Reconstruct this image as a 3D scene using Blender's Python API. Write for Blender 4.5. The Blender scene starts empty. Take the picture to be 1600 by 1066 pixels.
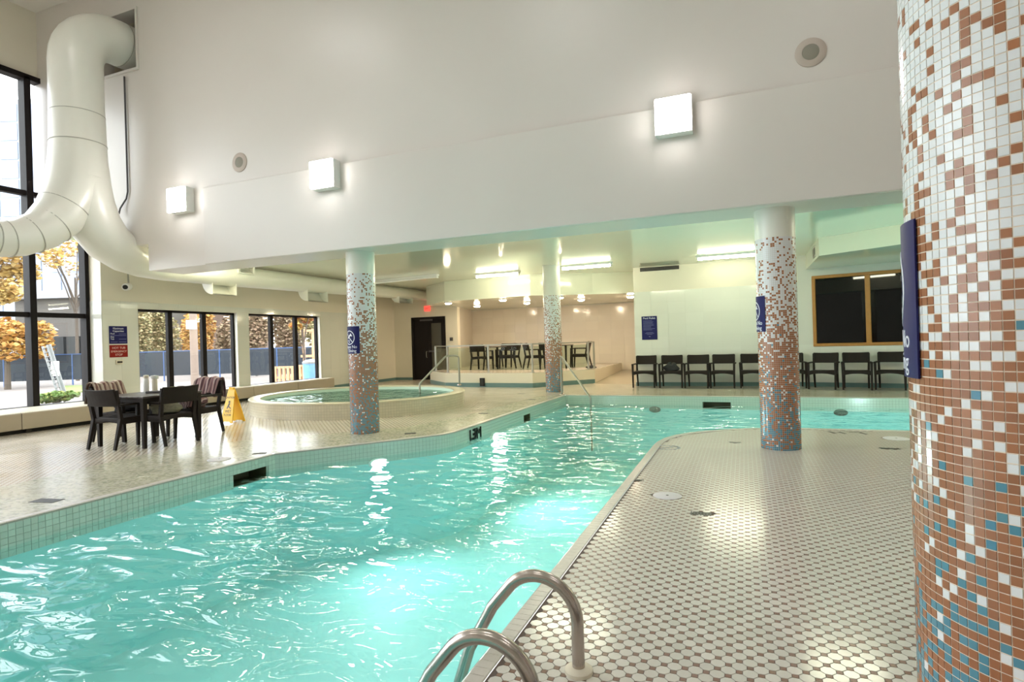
import bpy, bmesh, math, random
from mathutils import Vector, Matrix
random.seed(7)
S = bpy.context.scene
COL = S.collection
# ------------------------------------------------------------------ camera
F, H, YAW, ROLL = 900.0, 1.30, math.radians(21.9), math.atan(.03)
RT = Vector((math.cos(YAW), math.sin(YAW), 0)); FW = Vector((-math.sin(YAW), math.cos(YAW), 0)); UP = Vector((0, 0, 1))
CAMX = RT*math.cos(ROLL) - UP*math.sin(ROLL); CAMY = RT*math.sin(ROLL) + UP*math.cos(ROLL)
cam = bpy.data.objects.new('camera', bpy.data.cameras.new('camera'))
cam.data.sensor_width = 36; cam.data.lens = F/1600*36; cam.data.clip_start = .05; cam.data.clip_end = 500
m3 = Matrix((CAMX, CAMY, -FW)).transposed()
cam.matrix_world = Matrix.Translation((0, 0, H)) @ m3.to_4x4()
COL.objects.link(cam); S.camera = cam
def ray(x, y):
    u = (x-800)/F; v = (532-y)/F
    return FW + CAMX*u + CAMY*v
def gz(x, y, z=0.0):
    d = ray(x, y); t = (z-H)/d.z; return Vector((d.x*t, d.y*t, z))
def at(x, y, depth):
    return Vector((0, 0, H)) + ray(x, y)*depth
def proj(p):
    q = Vector(p)-Vector((0, 0, H)); f = q.dot(FW)
    if f < .05: return (-9999, -9999, f)
    return (800+F*q.dot(CAMX)/f, 532-F*q.dot(CAMY)/f, f)
# ------------------------------------------------------------------ world and exposure
W = bpy.data.worlds.new('overcast_sky'); S.world = W; W.use_nodes = True
bg = W.node_tree.nodes['Background']; bg.inputs[0].default_value = (.90, .95, 1, 1); bg.inputs[1].default_value = 5.0
S.view_settings.view_transform = 'Standard'; S.view_settings.look = 'None'
S.view_settings.gamma = 1; S.view_settings.use_curve_mapping = False; S.view_settings.exposure = 0.75
E_PACK, E_TUBE, E_SPOT, E_POOL = 22.0, 42.0, 150.0, 12.0
C_PACK = (1, .97, .95); C_TUBE = (1, .99, .72); C_SPOT = (1, .82, .58); C_POOL = (.80, 1, .98)

# ------------------------------------------------------------------ helpers
class MB:
    def __init__(s): s.v = []; s.f = []; s.m = []
    def add(s, vs, fs, mi=0):
        o = len(s.v); s.v += [tuple(v) for v in vs]
        for f in fs: s.f.append([i+o for i in f]); s.m.append(mi)
        return s
    def box(s, x0, x1, y0, y1, z0, z1, mi=0, M=None):
        vs = [Vector((x, y, z)) for z in (z0, z1) for y in (y0, y1) for x in (x0, x1)]
        if M is not None: vs = [M @ v for v in vs]
        return s.add(vs, [(0, 2, 3, 1), (4, 5, 7, 6), (0, 1, 5, 4), (2, 6, 7, 3), (0, 4, 6, 2), (1, 3, 7, 5)], mi)
    def bar(s, a, b, w, h, mi=0, up=(0, 0, 1)):
        a = Vector(a); b = Vector(b); d = (b-a).normalized(); up = Vector(up)
        if abs(d.dot(up)) > .98: up = Vector((0, 1, 0))
        sx = d.cross(up).normalized(); sy = sx.cross(d).normalized()
        vs = [p + sx*w*.5*i + sy*h*.5*j for p in (a, b) for i, j in ((-1, -1), (1, -1), (1, 1), (-1, 1))]
        return s.add(vs, [(0, 1, 2, 3), (7, 6, 5, 4), (0, 4, 5, 1), (1, 5, 6, 2), (2, 6, 7, 3), (3, 7, 4, 0)], mi)
    def taper(s, a, b, wa, wb, mi=0):
        a = Vector(a); b = Vector(b); d = (b-a).normalized(); up = Vector((0, 1, 0))
        sx = d.cross(up).normalized(); sy = sx.cross(d).normalized()
        vs = [p + sx*w*.5*i + sy*w*.5*j for p, w in ((a, wa), (b, wb)) for i, j in ((-1, -1), (1, -1), (1, 1), (-1, 1))]
        return s.add(vs, [(0, 1, 2, 3), (7, 6, 5, 4), (0, 4, 5, 1), (1, 5, 6, 2), (2, 6, 7, 3), (3, 7, 4, 0)], mi)
    def prism(s, poly, z0, z1, mi=0):
        n = len(poly); vs = [(p[0], p[1], z0) for p in poly] + [(p[0], p[1], z1) for p in poly]
        fs = [list(range(n))[::-1], list(range(n, 2*n))] + [(i, (i+1) % n, (i+1) % n+n, i+n) for i in range(n)]
        return s.add(vs, fs, mi)
    def sweep(s, path, rad, n=16, mi=0, cap=True):
        P = [Vector(p) for p in path]; k = len(P)
        if not isinstance(rad, (list, tuple)): rad = [rad]*k
        T = [((P[min(i+1, k-1)]-P[max(i-1, 0)]).normalized()) for i in range(k)]
        ref = Vector((1, 0, 0)) if abs(T[0].x) < .9 else Vector((0, 1, 0))
        N = (ref - T[0]*ref.dot(T[0])).normalized(); vs = []
        for i in range(k):
            N = (N - T[i]*N.dot(T[i])).normalized(); B = T[i].cross(N)
            for j in range(n):
                a = 2*math.pi*j/n; vs.append(P[i] + (N*math.cos(a)+B*math.sin(a))*rad[i])
        fs = [(i*n+j, i*n+(j+1) % n, (i+1)*n+(j+1) % n, (i+1)*n+j) for i in range(k-1) for j in range(n)]
        if cap: fs += [list(range(n))[::-1], list(range((k-1)*n, k*n))]
        return s.add(vs, fs, mi)
    def lathe(s, prof, c=(0, 0, 0), n=24, mi=0, sx=1, sy=1):
        k = len(prof); vs = []
        for r, z in prof:
            for j in range(n):
                a = 2*math.pi*j/n; vs.append((c[0]+r*sx*math.cos(a), c[1]+r*sy*math.sin(a), c[2]+z))
        fs = [(i*n+j, i*n+(j+1) % n, (i+1)*n+(j+1) % n, (i+1)*n+j) for i in range(k-1) for j in range(n)]
        if prof[0][0] > 1e-6: fs.append(list(range(n))[::-1])
        if prof[-1][0] > 1e-6: fs.append(list(range((k-1)*n, k*n)))
        return s.add(vs, fs, mi)
    def xf(s, M): s.v = [tuple(M @ Vector(v)) for v in s.v]; return s
    def mesh(s, name, mats, smooth=False):
        me = bpy.data.meshes.new(name); me.from_pydata(s.v, [], s.f)
        for m in (mats if isinstance(mats, (list, tuple)) else [mats]): me.materials.append(m)
        me.polygons.foreach_set('material_index', s.m)
        me.update()
        if smooth:
            me.polygons.foreach_set('use_smooth', [True]*len(me.polygons)); me.set_sharp_from_angle(angle=math.radians(40))
        return me
    def build(s, name, mats, parent=None, smooth=False):
        return link(name, s.mesh(name, mats, smooth), parent)
def link(name, me, parent=None, loc=None, rot=None):
    o = bpy.data.objects.new(name, me); COL.objects.link(o)
    if parent is not None: o.parent = parent
    if loc is not None: o.location = loc
    if rot is not None: o.rotation_euler = rot
    return o
def tag(o, label, cat, group=None):
    o['label'] = label; o['category'] = cat
    if group: o['group'] = group
    return o
def thing(name, label, cat, loc=(0, 0, 0), rz=0, group=None):
    o = link(name, None, None, loc, (0, 0, rz)); o.empty_display_size = .1
    return tag(o, label, cat, group)
def struct(o): o['kind'] = 'structure'; return o
def stuff(o): o['kind'] = 'stuff'; return o
def copy_tree(o, parent=None):
    c = o.copy(); COL.objects.link(c); c.parent = parent
    for ch in list(o.children): copy_tree(ch, c)
    return c
def bevel(o, w=.006, seg=2):
    md = o.modifiers.new('bevel', 'BEVEL'); md.width = w; md.segments = seg; md.limit_method = 'ANGLE'; return o
def arc(c, r, a0, a1, n, plane='xz'):
    out = []
    for i in range(n+1):
        a = a0+(a1-a0)*i/n; p, q = r*math.cos(a), r*math.sin(a)
        out.append(Vector(c)+(Vector((p, 0, q)) if plane == 'xz' else Vector((0, p, q)) if plane == 'yz' else Vector((p, q, 0))))
    return out

# ------------------------------------------------------------------ materials
def mat(name, col, rough=.5, metal=0, emit=0, spec=.5, coat=0):
    m = bpy.data.materials.new(name); m.use_nodes = True; b = m.node_tree.nodes['Principled BSDF']
    b.inputs['Base Color'].default_value = (*col, 1); b.inputs['Roughness'].default_value = rough
    b.inputs['Metallic'].default_value = metal; b.inputs['Specular IOR Level'].default_value = spec
    b.inputs['Coat Weight'].default_value = coat; b.inputs['Coat Roughness'].default_value = .05
    if emit: b.inputs['Emission Color'].default_value = (*col, 1); b.inputs['Emission Strength'].default_value = emit
    return m
class NT:
    def __init__(s, m): s.t = m.node_tree; s.n = s.t.nodes; s.l = s.t.links; s.b = s.n.get('Principled BSDF')
    def new(s, ty, **k):
        n = s.n.new(ty)
        for a, v in k.items(): setattr(n, a, v)
        return n
    def math(s, op, a, b=None, c=None):
        n = s.n.new('ShaderNodeMath'); n.operation = op
        for i, v in enumerate((a, b, c)):
            if v is None: continue
            if isinstance(v, (int, float)): n.inputs[i].default_value = v
            else: s.l.new(v, n.inputs[i])
        return n.outputs[0]
    def mix(s, f, a, b):
        n = s.n.new('ShaderNodeMix'); n.data_type = 'RGBA'
        for i, v in ((0, f), (6, a), (7, b)):
            if isinstance(v, (int, float)): n.inputs[i].default_value = v
            elif isinstance(v, tuple): n.inputs[i].default_value = (*v, 1)
            else: s.l.new(v, n.inputs[i])
        return n.outputs[2]
    def noise(s, scale, detail=3, vec=None, rough=.5, dist=0):
        n = s.n.new('ShaderNodeTexNoise'); n.inputs['Scale'].default_value = scale; n.inputs['Detail'].default_value = detail
        n.inputs['Roughness'].default_value = rough; n.inputs['Distortion'].default_value = dist
        s.l.new(vec if vec is not None else s.obj(), n.inputs['Vector']); return n.outputs['Fac']
    def obj(s):
        g = s.n.new('ShaderNodeNewGeometry'); return g.outputs['Position']
    def bump(s, h, strength=.2, dist=.01):
        n = s.n.new('ShaderNodeBump'); n.inputs['Strength'].default_value = strength; n.inputs['Distance'].default_value = dist
        s.l.new(h, n.inputs['Height']); return n.outputs[0]
    def ramp(s, f, stops):
        n = s.n.new('ShaderNodeValToRGB'); e = n.color_ramp.elements
        while len(e) < len(stops): e.new(.5)
        for i, (p, c) in enumerate(stops): e[i].position = p; e[i].color = (*c, 1)
        s.l.new(f, n.inputs[0]); return n.outputs[0]
def varied(name, c1, c2, scale=6, rough=.5, bump=0, bscale=60, **k):
    m = mat(name, c1, rough, **k); t = NT(m)
    t.l.new(t.mix(t.noise(scale, 4), c1, c2), t.b.inputs['Base Color'])
    if bump: t.l.new(t.bump(t.noise(bscale, 3), bump, .004), t.b.inputs['Normal'])
    return m
def obj_random(m, c1, c2):
    t = NT(m); o = t.new('ShaderNodeObjectInfo'); t.l.new(t.mix(o.outputs['Random'], c1, c2), t.b.inputs['Base Color']); return m
M = {}
M['paint'] = varied('warm_white_paint', (.70, .655, .605), (.67, .62, .57), 1.2, .32)
M['paint_low'] = varied('taupe_paint', (.76, .70, .57), (.72, .66, .545), 1.5, .35)
M['ceil'] = varied('gloss_ceiling', (.76, .76, .62), (.73, .73, .59), 1, .10)
M['ceil_high'] = mat('high_ceiling', (.72, .68, .62), .6)
M['tile'] = obj_random(mat('white_wall_tile', (.72, .71, .64), .09), (.72, .715, .645), (.685, .68, .61))
M['grout'] = mat('pale_grout', (.62, .60, .54), .8)
M['pink_tile'] = obj_random(mat('cream_wall_tile', (.74, .68, .58), .12), (.76, .69, .595), (.72, .65, .56))
M['teal'] = varied('teal_tile', (.10, .19, .19), (.13, .23, .22), 8, .3)
M['black'] = mat('black_frame', (.012, .009, .009), .55, spec=.15)
M['dark_grey'] = mat('dark_grey_frame', (.07, .065, .065), .4)
M['steel'] = varied('brushed_steel', (.42, .37, .33), (.52, .46, .42), 30, .24, metal=1)
M['alu'] = mat('grey_rail', (.36, .35, .30), .35, metal=.6)
M['cream'] = mat('cream_plastic', (.74, .68, .54), .4)
M['white'] = mat('white_plastic', (.82, .81, .77), .35)
M['duct'] = varied('white_duct_paint', (.80, .78, .70), (.74, .72, .64), 2.5, .28)
M['duct_dark'] = mat('duct_seam', (.42, .40, .34), .5)
M['heater'] = varied('tan_heater_metal', (.40, .34, .25), (.46, .39, .30), 3, .35)
M['wicker'] = varied('dark_brown_wicker', (.012, .008, .006), (.022, .014, .011), 90, .6, spec=.22, bump=.5, bscale=240)
M['table'] = varied('dark_brown_slats', (.060, .045, .040), (.10, .08, .07), 20, .30)
M['yellow'] = varied('yellow_plastic', (.90, .52, .01), (.85, .48, .01), 6, .4)
M['blue_sign'] = mat('navy_sign', (.016, .016, .095), .5, spec=.15)
M['purple_sign'] = mat('purple_sign', (.03, .018, .06), .5, spec=.15)
M['red_sign'] = mat('red_sign', (.24, .010, .008), .5, spec=.2)
M['ink'] = mat('white_print', (.75, .76, .85), .4)
M['dim_ink'] = mat('faint_print', (.16, .17, .36), .4)
M['dark_ink'] = mat('dark_print', (.05, .03, .01), .5)
M['wood'] = varied('orange_oak', (.46, .20, .035), (.36, .15, .025), 12, .35)
M['dark_glass'] = mat('dark_glass', (.003, .003, .003), .03, spec=.25)
M['m_white'] = obj_random(mat('white_mosaic', (.76, .76, .76), .16), (.80, .80, .81), (.72, .72, .72))
M['m_brown'] = obj_random(mat('rust_mosaic', (.36, .15, .07), .22), (.39, .155, .068), (.31, .125, .06))
M['m_blue'] = obj_random(mat('blue_mosaic', (.08, .24, .32), .22), (.065, .225, .33), (.11, .26, .31))
M['m_grout'] = mat('sandy_grout', (.80, .66, .53), .8)
M['m_grout2'] = mat('grey_grout', (.62, .57, .50), .8)
M['oct'] = obj_random(mat('white_octagon_tile', (.66, .62, .57), .16), (.70, .665, .61), (.60, .575, .52))
M['dot'] = varied('brown_dot_tile', (.25, .10, .065), (.17, .115, .075), 23, .3)
M['dgrout'] = mat('dark_grout', (.115, .085, .07), .8)
M['coping'] = varied('pale_coping', (.62, .58, .53), (.52, .49, .44), 30, .3)
M['drain'] = mat('dark_brass_drain', (.035, .028, .02), .45)
M['plaster'] = varied('aqua_plaster', (.40, .77, .765), (.38, .745, .74), 1.5, .6)
M['wl_tile'] = obj_random(mat('sage_waterline_tile', (.50, .57, .49), .18), (.52, .60, .52), (.46, .53, .46))
M['wl_grout'] = mat('sage_grout', (.30, .35, .30), .8)
M['recess'] = mat('skimmer_dark', (.015, .015, .012), .7); M['skim'] = mat('olive_skimmer_throat', (.11, .10, .05), .6)
M['tub'] = varied('cream_tub_tile', (.70, .63, .47), (.64, .58, .44), 2, .25)
M['bark'] = varied('bark', (.10, .075, .055), (.06, .045, .035), 8, .9)
M['mesh_fence'] = varied('dark_blue_mesh', (.013, .018, .026), (.02, .027, .037), 2, .8)
M['fence_blue'] = mat('fence_blue', (.035, .08, .20), .5)
M['pallet'] = varied('raw_pine', (.55, .33, .19), (.42, .25, .14), 5, .8)
M['barrel'] = mat('blue_plastic', (.16, .36, .75), .4)
M['galv'] = mat('galvanised', (.20, .205, .20), .5)
M['asphalt'] = varied('pale_pavement', (.185, .155, .14), (.15, .13, .118), 2, .9)
M['grass'] = varied('grass', (.10, .17, .035), (.14, .15, .04), 3, .9)
M['concrete'] = varied('brown_concrete', (.06, .052, .046), (.085, .075, .066), .5, .8)
M['tower'] = mat('tower_frame', (.22, .24, .28), .5)
M['tower_glass'] = mat('tower_glass', (.15, .17, .22), .25)
def leafmats(k, cols): return [mat(k+'_%d' % i, c, .7) for i, c in enumerate(cols)]
LEAF = {'yellow': leafmats('yellow_leaf', [(.42, .27, .07), (.36, .21, .05), (.46, .33, .12)]),
        'orange': leafmats('orange_leaf', [(.38, .19, .045), (.33, .15, .03), (.40, .25, .06)]),
        'hedge': leafmats('hedge_leaf', [(.30, .25, .12), (.20, .19, .08), (.36, .27, .14)]),
        'brown': leafmats('brown_leaf', [(.26, .17, .11), (.20, .14, .085), (.30, .23, .14)]),
        'red': leafmats('red_leaf', [(.30, .06, .02), (.34, .16, .03), (.30, .22, .05)]),
        'green': leafmats('green_leaf', [(.10, .17, .03), (.07, .12, .02), (.20, .22, .05)])}
def emitter(name, col, s):
    m = bpy.data.materials.new(name); m.use_nodes = True; t = m.node_tree; t.nodes.clear()
    e = t.nodes.new('ShaderNodeEmission'); e.inputs[0].default_value = (*col, 1); e.inputs[1].default_value = s
    o = t.nodes.new('ShaderNodeOutputMaterial'); t.links.new(e.outputs[0], o.inputs[0]); return m
M['e_pack'] = emitter('pack_lens', C_PACK, E_PACK); M['e_tube'] = emitter('tube_glow', C_TUBE, E_TUBE)
M['e_spot'] = emitter('spot_lens', C_SPOT, E_SPOT); M['e_pool'] = emitter('pool_lens', C_POOL, E_POOL)
M['e_added_bay'] = emitter('added_bay_lens', C_PACK, 17.0); M['e_exit'] = emitter('exit_red', (1, .09, .06), 1.0)
def clear_mat(name, tint, rough=.0, ior=1.45, wave=None):
    m = bpy.data.materials.new(name); m.use_nodes = True; t = NT(m); t.n.clear()
    tr = t.new('ShaderNodeBsdfTransparent'); tr.inputs[0].default_value = (*tint, 1)
    gl = t.new('ShaderNodeBsdfGlossy'); gl.inputs['Roughness'].default_value = rough
    fr = t.new('ShaderNodeFresnel'); gg = t.new('ShaderNodeNewGeometry')
    t.l.new(t.math('ADD', t.math('MULTIPLY', gg.outputs['Backfacing'], 1/ior-ior), ior), fr.inputs[0])
    mx = t.new('ShaderNodeMixShader'); out = t.new('ShaderNodeOutputMaterial')
    t.l.new(fr.outputs[0], mx.inputs[0]); t.l.new(tr.outputs[0], mx.inputs[1]); t.l.new(gl.outputs[0], mx.inputs[2])
    t.l.new(mx.outputs[0], out.inputs[0])
    if wave:
        mp = t.new('ShaderNodeMapping'); mp.inputs['Rotation'].default_value = (0, 0, math.radians(wave[2])); mp.inputs['Scale'].default_value = (1, wave[3], 1)
        t.l.new(t.obj(), mp.inputs[0]); v = mp.outputs[0]
        h = t.math('ADD', t.math('MULTIPLY', t.noise(wave[0], 1, v, .35, .9), 1.0), t.math('MULTIPLY', t.noise(wave[0]*2.7, 1, v, .4, .8), .07))
        n = t.bump(h, 1.0, wave[1]); t.l.new(n, gl.inputs['Normal'])
    return m
M['glass'] = clear_mat('window_glass', (.97, .98, .97), 0, 1.45)
M['rail_glass'] = clear_mat('rail_glass', (.80, .86, .80), 0, 1.18)
M['water'] = clear_mat('pool_water', (.82, .97, .96), .012, 1.33, (1.8, .12, 20, 1.8))
M['tub_water'] = clear_mat('tub_water', (.86, .97, .93), .03, 1.33, (3.5, .045, 20, 1.0))
A_ = .0557; OFF = gz(900+758/8.883, 940+955/8.883)
def octfloor(name):
    m = mat(name, (.6, .6, .6), .22); t = NT(m); sp = t.new('ShaderNodeSeparateXYZ'); t.l.new(t.obj(), sp.inputs[0])
    x, y = sp.outputs[0], sp.outputs[1]; k = 1/(A_*math.sqrt(2))
    def fr(a, off):
        f = t.math('FRACT', t.math('ADD', t.math('MULTIPLY', a, k), off)); return t.math('ABSOLUTE', t.math('SUBTRACT', f, .5))
    p = fr(t.math('ADD', x, y), .5-(OFF.x+OFF.y)*k); q = fr(t.math('SUBTRACT', y, x), .5-(OFF.y-OFF.x)*k)
    s_ = t.math('ADD', p, q); dot = t.math('GREATER_THAN', s_, .73); g1 = t.math('GREATER_THAN', t.math('MAXIMUM', p, q), .472)
    g2 = t.math('LESS_THAN', t.math('ABSOLUTE', t.math('SUBTRACT', s_, .707)), .024); g = t.math('MAXIMUM', g1, g2)
    n = t.noise(.9, 3)
    base = t.mix(n, (.66, .60, .51), (.58, .53, .44))
    c = t.mix(g, base, (.30, .24, .19)); c = t.mix(dot, c, (.30, .19, .12)); t.l.new(c, t.b.inputs['Base Color'])
    t.l.new(t.math('ADD', t.math('MULTIPLY', t.noise(2.2, 2), .25), .08), t.b.inputs['Roughness'])
    return m
M['octfloor'] = octfloor('octagon_and_dot_floor')
def surround():
    m = mat('random_mosaic_border', (.5, .5, .4), .2); t = NT(m)
    v = t.new('ShaderNodeTexVoronoi'); v.inputs['Scale'].default_value = 36; t.l.new(t.obj(), v.inputs['Vector'])
    sp = t.new('ShaderNodeSeparateColor'); t.l.new(v.outputs['Color'], sp.inputs[0])
    c = t.ramp(sp.outputs[0], [(0, (.62, .58, .46)), (.45, (.56, .54, .40)), (.62, (.36, .38, .26)), (.8, (.24, .27, .20)), (1, (.60, .56, .46))])
    c = t.mix(t.math('MULTIPLY', t.noise(1.3, 2), .55), c, (.60, .55, .45)); t.l.new(c, t.b.inputs['Base Color'])
    t.l.new(t.math('ADD', t.math('MULTIPLY', t.noise(2.5, 2), .3), .05), t.b.inputs['Roughness']); return m
M['surround'] = surround()
def smallgrid(name, c1, c2, g, size, rough=.2):
    m = mat(name, c1, rough); t = NT(m); uv = t.new('ShaderNodeUVMap')
    b = t.new('ShaderNodeTexBrick'); b.offset = 0; b.inputs['Scale'].default_value = 1; b.inputs['Brick Width'].default_value = size; b.inputs['Row Height'].default_value = size
    b.inputs['Mortar Size'].default_value = .0025; b.inputs['Color1'].default_value = (*c1, 1); b.inputs['Color2'].default_value = (*c2, 1); b.inputs['Mortar'].default_value = (*g, 1)
    t.l.new(uv.outputs[0], b.inputs['Vector']); t.l.new(b.outputs[0], t.b.inputs['Base Color']); return m
M['tub_tile'] = smallgrid('small_cream_tile', (.66, .60, .46), (.61, .56, .43), (.50, .45, .34), .05)
M['towel'] = None
def towel(name, cols, sc):
    m = mat(name, cols[0], .95); t = NT(m); tc = t.new('ShaderNodeTexCoord'); sp = t.new('ShaderNodeSeparateXYZ'); t.l.new(tc.outputs['Object'], sp.inputs[0])
    f = t.math('FRACT', t.math('ADD', t.math('MULTIPLY', sp.outputs[0], sc), t.math('MULTIPLY', t.noise(5, 2), .05)))
    r = t.ramp(f, [(i/len(cols), c) for i, c in enumerate(cols)]); t.l.new(r, t.b.inputs['Base Color']); r.node.color_ramp.interpolation = 'CONSTANT'; return m
M['towel_a'] = towel('striped_towel', [(.24, .16, .12), (.50, .42, .35), (.16, .08, .07), (.40, .30, .24), (.10, .06, .055)], 7)
M['towel_b'] = towel('rose_striped_towel', [(.30, .16, .15), (.46, .36, .33), (.12, .06, .07), (.38, .24, .23), (.16, .09, .10)], 8)
M['print_cloth'] = varied('patterned_cloth', (.34, .31, .20), (.10, .09, .06), 25, .9)
M['dark_cloth'] = varied('dark_cloth', (.02, .02, .024), (.05, .05, .05), 12, .9)

# ------------------------------------------------------------------ pool outline (counter-clockwise seen from above)
def smooth_corner(p0, p1, p2, r, n=6):
    p0, p1, p2 = Vector(p0), Vector(p1), Vector(p2); a = p1+(p0-p1).normalized()*r; b = p1+(p2-p1).normalized()*r
    return [tuple(a*(1-t)**2+p1*2*t*(1-t)+b*t*t) for t in [i/n for i in range(n+1)]]
POOL = [(-5.38, -2.2), (-1.04, -2.2), (-1.04, 7.0)]
POOL += [(-1.03, 7.25), (-.98, 7.52), (-.88, 7.78), (-.72, 8.02), (-.50, 8.23), (-.22, 8.42), (.05, 8.55), (.35, 8.64), (.7, 8.68), (1.06, 8.69)]
POOL += [(5.6, 8.75), (5.6, 12.78), (-3.87, 12.86)]
POOL += smooth_corner((-3.87, 12.86), (-3.92, 7.25), (-5.36, 5.44), .30)
POOL += [(-5.36, 5.44)]
WATER_Z = -.19
def ring_fill(name, outer, holes, z, material, parent=None):
    bm = bmesh.new()
    for loop in [outer]+holes:
        vs = [bm.verts.new((p[0], p[1], z)) for p in loop]
        for i in range(len(vs)): bm.edges.new((vs[i], vs[(i+1) % len(vs)]))
    bmesh.ops.triangle_fill(bm, edges=bm.edges[:], use_beauty=True, normal=(0, 0, 1))
    for f in bm.faces:
        if f.normal.z < 0: f.normal_flip()
    me = bpy.data.meshes.new(name); bm.to_mesh(me); bm.free(); me.materials.append(material)
    return link(name, me, parent)
def offset(loop, d):
    n = len(loop); out = []
    for i in range(n):
        a, b, c = Vector(loop[i-1]), Vector(loop[i]), Vector(loop[(i+1) % n])
        n1 = Vector(((b-a).y, -(b-a).x)).normalized(); n2 = Vector(((c-b).y, -(c-b).x)).normalized(); k = (n1+n2)
        k = k/max(.3, k.dot(n1)) if k.length > .01 else n1
        out.append(tuple(b+k*d))
    return out
COPE_W = .085
OUT = offset(POOL, COPE_W)
TUBC, TUBRX, TUBRY, TUBZ = (-7.58, 10.12), 2.24, 2.06, .29
def ell(c, a, b, n=64): return [(c[0]+a*math.cos(2*math.pi*i/n), c[1]+b*math.sin(2*math.pi*i/n)) for i in range(n)]

# ------------------------------------------------------------------ floor
floor = struct(ring_fill('floor', [(-12.4, -5), (6.7, -5), (6.7, 21), (-12.4, 21)], [OUT, ell(TUBC, TUBRX-.3, TUBRY-.3)], 0, M['octfloor']))
floor['label'] = 'wet deck of small white octagon tiles with brown dots'
# island part with every tile built
ISL = [(-.955, 1.0), (2.9, 1.0), (2.9, 8.62), (1.06, 8.60), (.7, 8.595), (.36, 8.555), (.08, 8.47), (-.19, 8.345), (-.44, 8.165), (-.65, 7.965), (-.80, 7.74), (-.896, 7.50), (-.945, 7.24), (-.955, 7.0)]
MB().prism(ISL, .0, .002).build('tile_bed', M['dgrout'], floor)
def inside(p, poly):
    c = False; n = len(poly)
    for i in range(n):
        a, b = poly[i], poly[i-1]
        if (a[1] > p[1]) != (b[1] > p[1]) and p[0] < (b[0]-a[0])*(p[1]-a[1])/(b[1]-a[1])+a[0]: c = not c
    return c
RCOL = (.702, 1.775, .30); COLS = [(-5.30, 7.18, .21), (.36, 7.18, .21), (-4.42, 13.75, .215)]
LIDS = [(-.61, 4.80, .115), (1.65, 8.04, .14)]
DRAINS = [(-.325, 4.38, .155, .10, .05), (-.93, 5.27, .10, .07, .3), (-.13, 7.39, .14, .09, .1), (1.45, 7.35, .20, .07, -.15)]
lat = []; dots = []
cell = A_
for i in range(-140, 140):
    for j in range(-140, 140):
        x = OFF.x+(i-j)*A_/math.sqrt(2); y = OFF.y+(i+j)*A_/math.sqrt(2)
        if not (1.0 < y < 8.7 and -1 < x < 2.9): continue
        pr = proj((x, y, 0))
        if pr[0] < -50 or pr[0] > 1700 or pr[1] > 1200: continue
        def ok(x, y, r):
            if not all(inside((x+r*a, y+r*b), ISL) for a, b in ((1, 0), (-1, 0), (0, 1), (0, -1))): return False
            for c in [RCOL, COLS[1]]:
                if math.hypot(x-c[0], y-c[1]) < c[2]-r: return False
            for c in LIDS:
                if math.hypot(x-c[0], y-c[1]) < c[2]: return False
            for c in DRAINS:
                if abs(x-c[0]) < c[2]/2 and abs(y-c[1]) < c[3]/2: return False
            return True
        if ok(x, y, A_*.38): lat.append((pr[2], x, y, pr))
        xd, yd = x, y+A_/math.sqrt(2)
        if ok(xd, yd, .012): dots.append((xd, yd))
def octo(r0, r1, z0, z1):
    b = MB(); vs = []
    # octagon with faces along the 45-degree lattice
    def ringp(ap, z):
        R = ap/math.cos(math.pi/8); return [(R*math.cos(math.pi/8+math.pi/4*k+math.pi/4), R*math.sin(math.pi/8+math.pi/4*k+math.pi/4), z) for k in range(8)]
    vs = ringp(r0, z0)+ringp(r0, z1-.0007)+ringp(r1, z1)
    fs = [(k, (k+1) % 8, (k+1) % 8+8, k+8) for k in range(8)]+[(k+8, (k+1) % 8+8, (k+1) % 8+16, k+16) for k in range(8)]+[list(range(16, 24))]
    return b.add(vs, fs)
oct_me = octo(A_/2-.0013, A_/2-.0024, .0018, .0045).mesh('floor_tile', M['oct'])
lat.sort(key=lambda t: t[0]); vis = [t for t in lat if 0 < t[3][0] < 1600 and 0 < t[3][1] < 1066]
def hid(t):  # behind the near column
    return t[3][0] > 1432
vis = [t for t in vis if not hid(t)]
near = set((t[1], t[2]) for t in vis[:300])
for t in vis[:300]: link('floor_tile', oct_me, floor, (t[1], t[2], 0))
b = MB(); o8 = octo(A_/2-.0013, A_/2-.0024, .0018, .0045)
for t in lat:
    if (t[1], t[2]) in near: continue
    b.add([(v[0]+t[1], v[1]+t[2], v[2]) for v in o8.v], o8.f)
stuff(b.build('floor_tile_field', M['oct'], floor))
b = MB(); hd = A_*.414/2-.0012
for x, y in dots: b.box(x-hd, x+hd, y-hd, y+hd, .0018, .0040)
stuff(b.build('dot_tile_field', M['dot'], floor))
# mosaic band beside the pool on the window side
sur_in = [OUT[i] for i in range(len(POOL))]
left_edge = [p for p, q in zip(OUT, POOL) if q[0] < -3.8]
left_edge = sorted(left_edge, key=lambda p: p[1])
far_side = [(-4.45, 12.6), (-4.52, 11.0), (-4.62, 9.0), (-4.95, 7.75), (-5.55, 7.15), (-6.05, 6.68), (-6.7, 6.1), (-7.1, 5.4), (-7.0, 4.2), (-6.8, 3.0), (-6.8, -2.0)]
ring_fill('mosaic_border', left_edge+far_side, [], .0012, M['surround'], floor)
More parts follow.
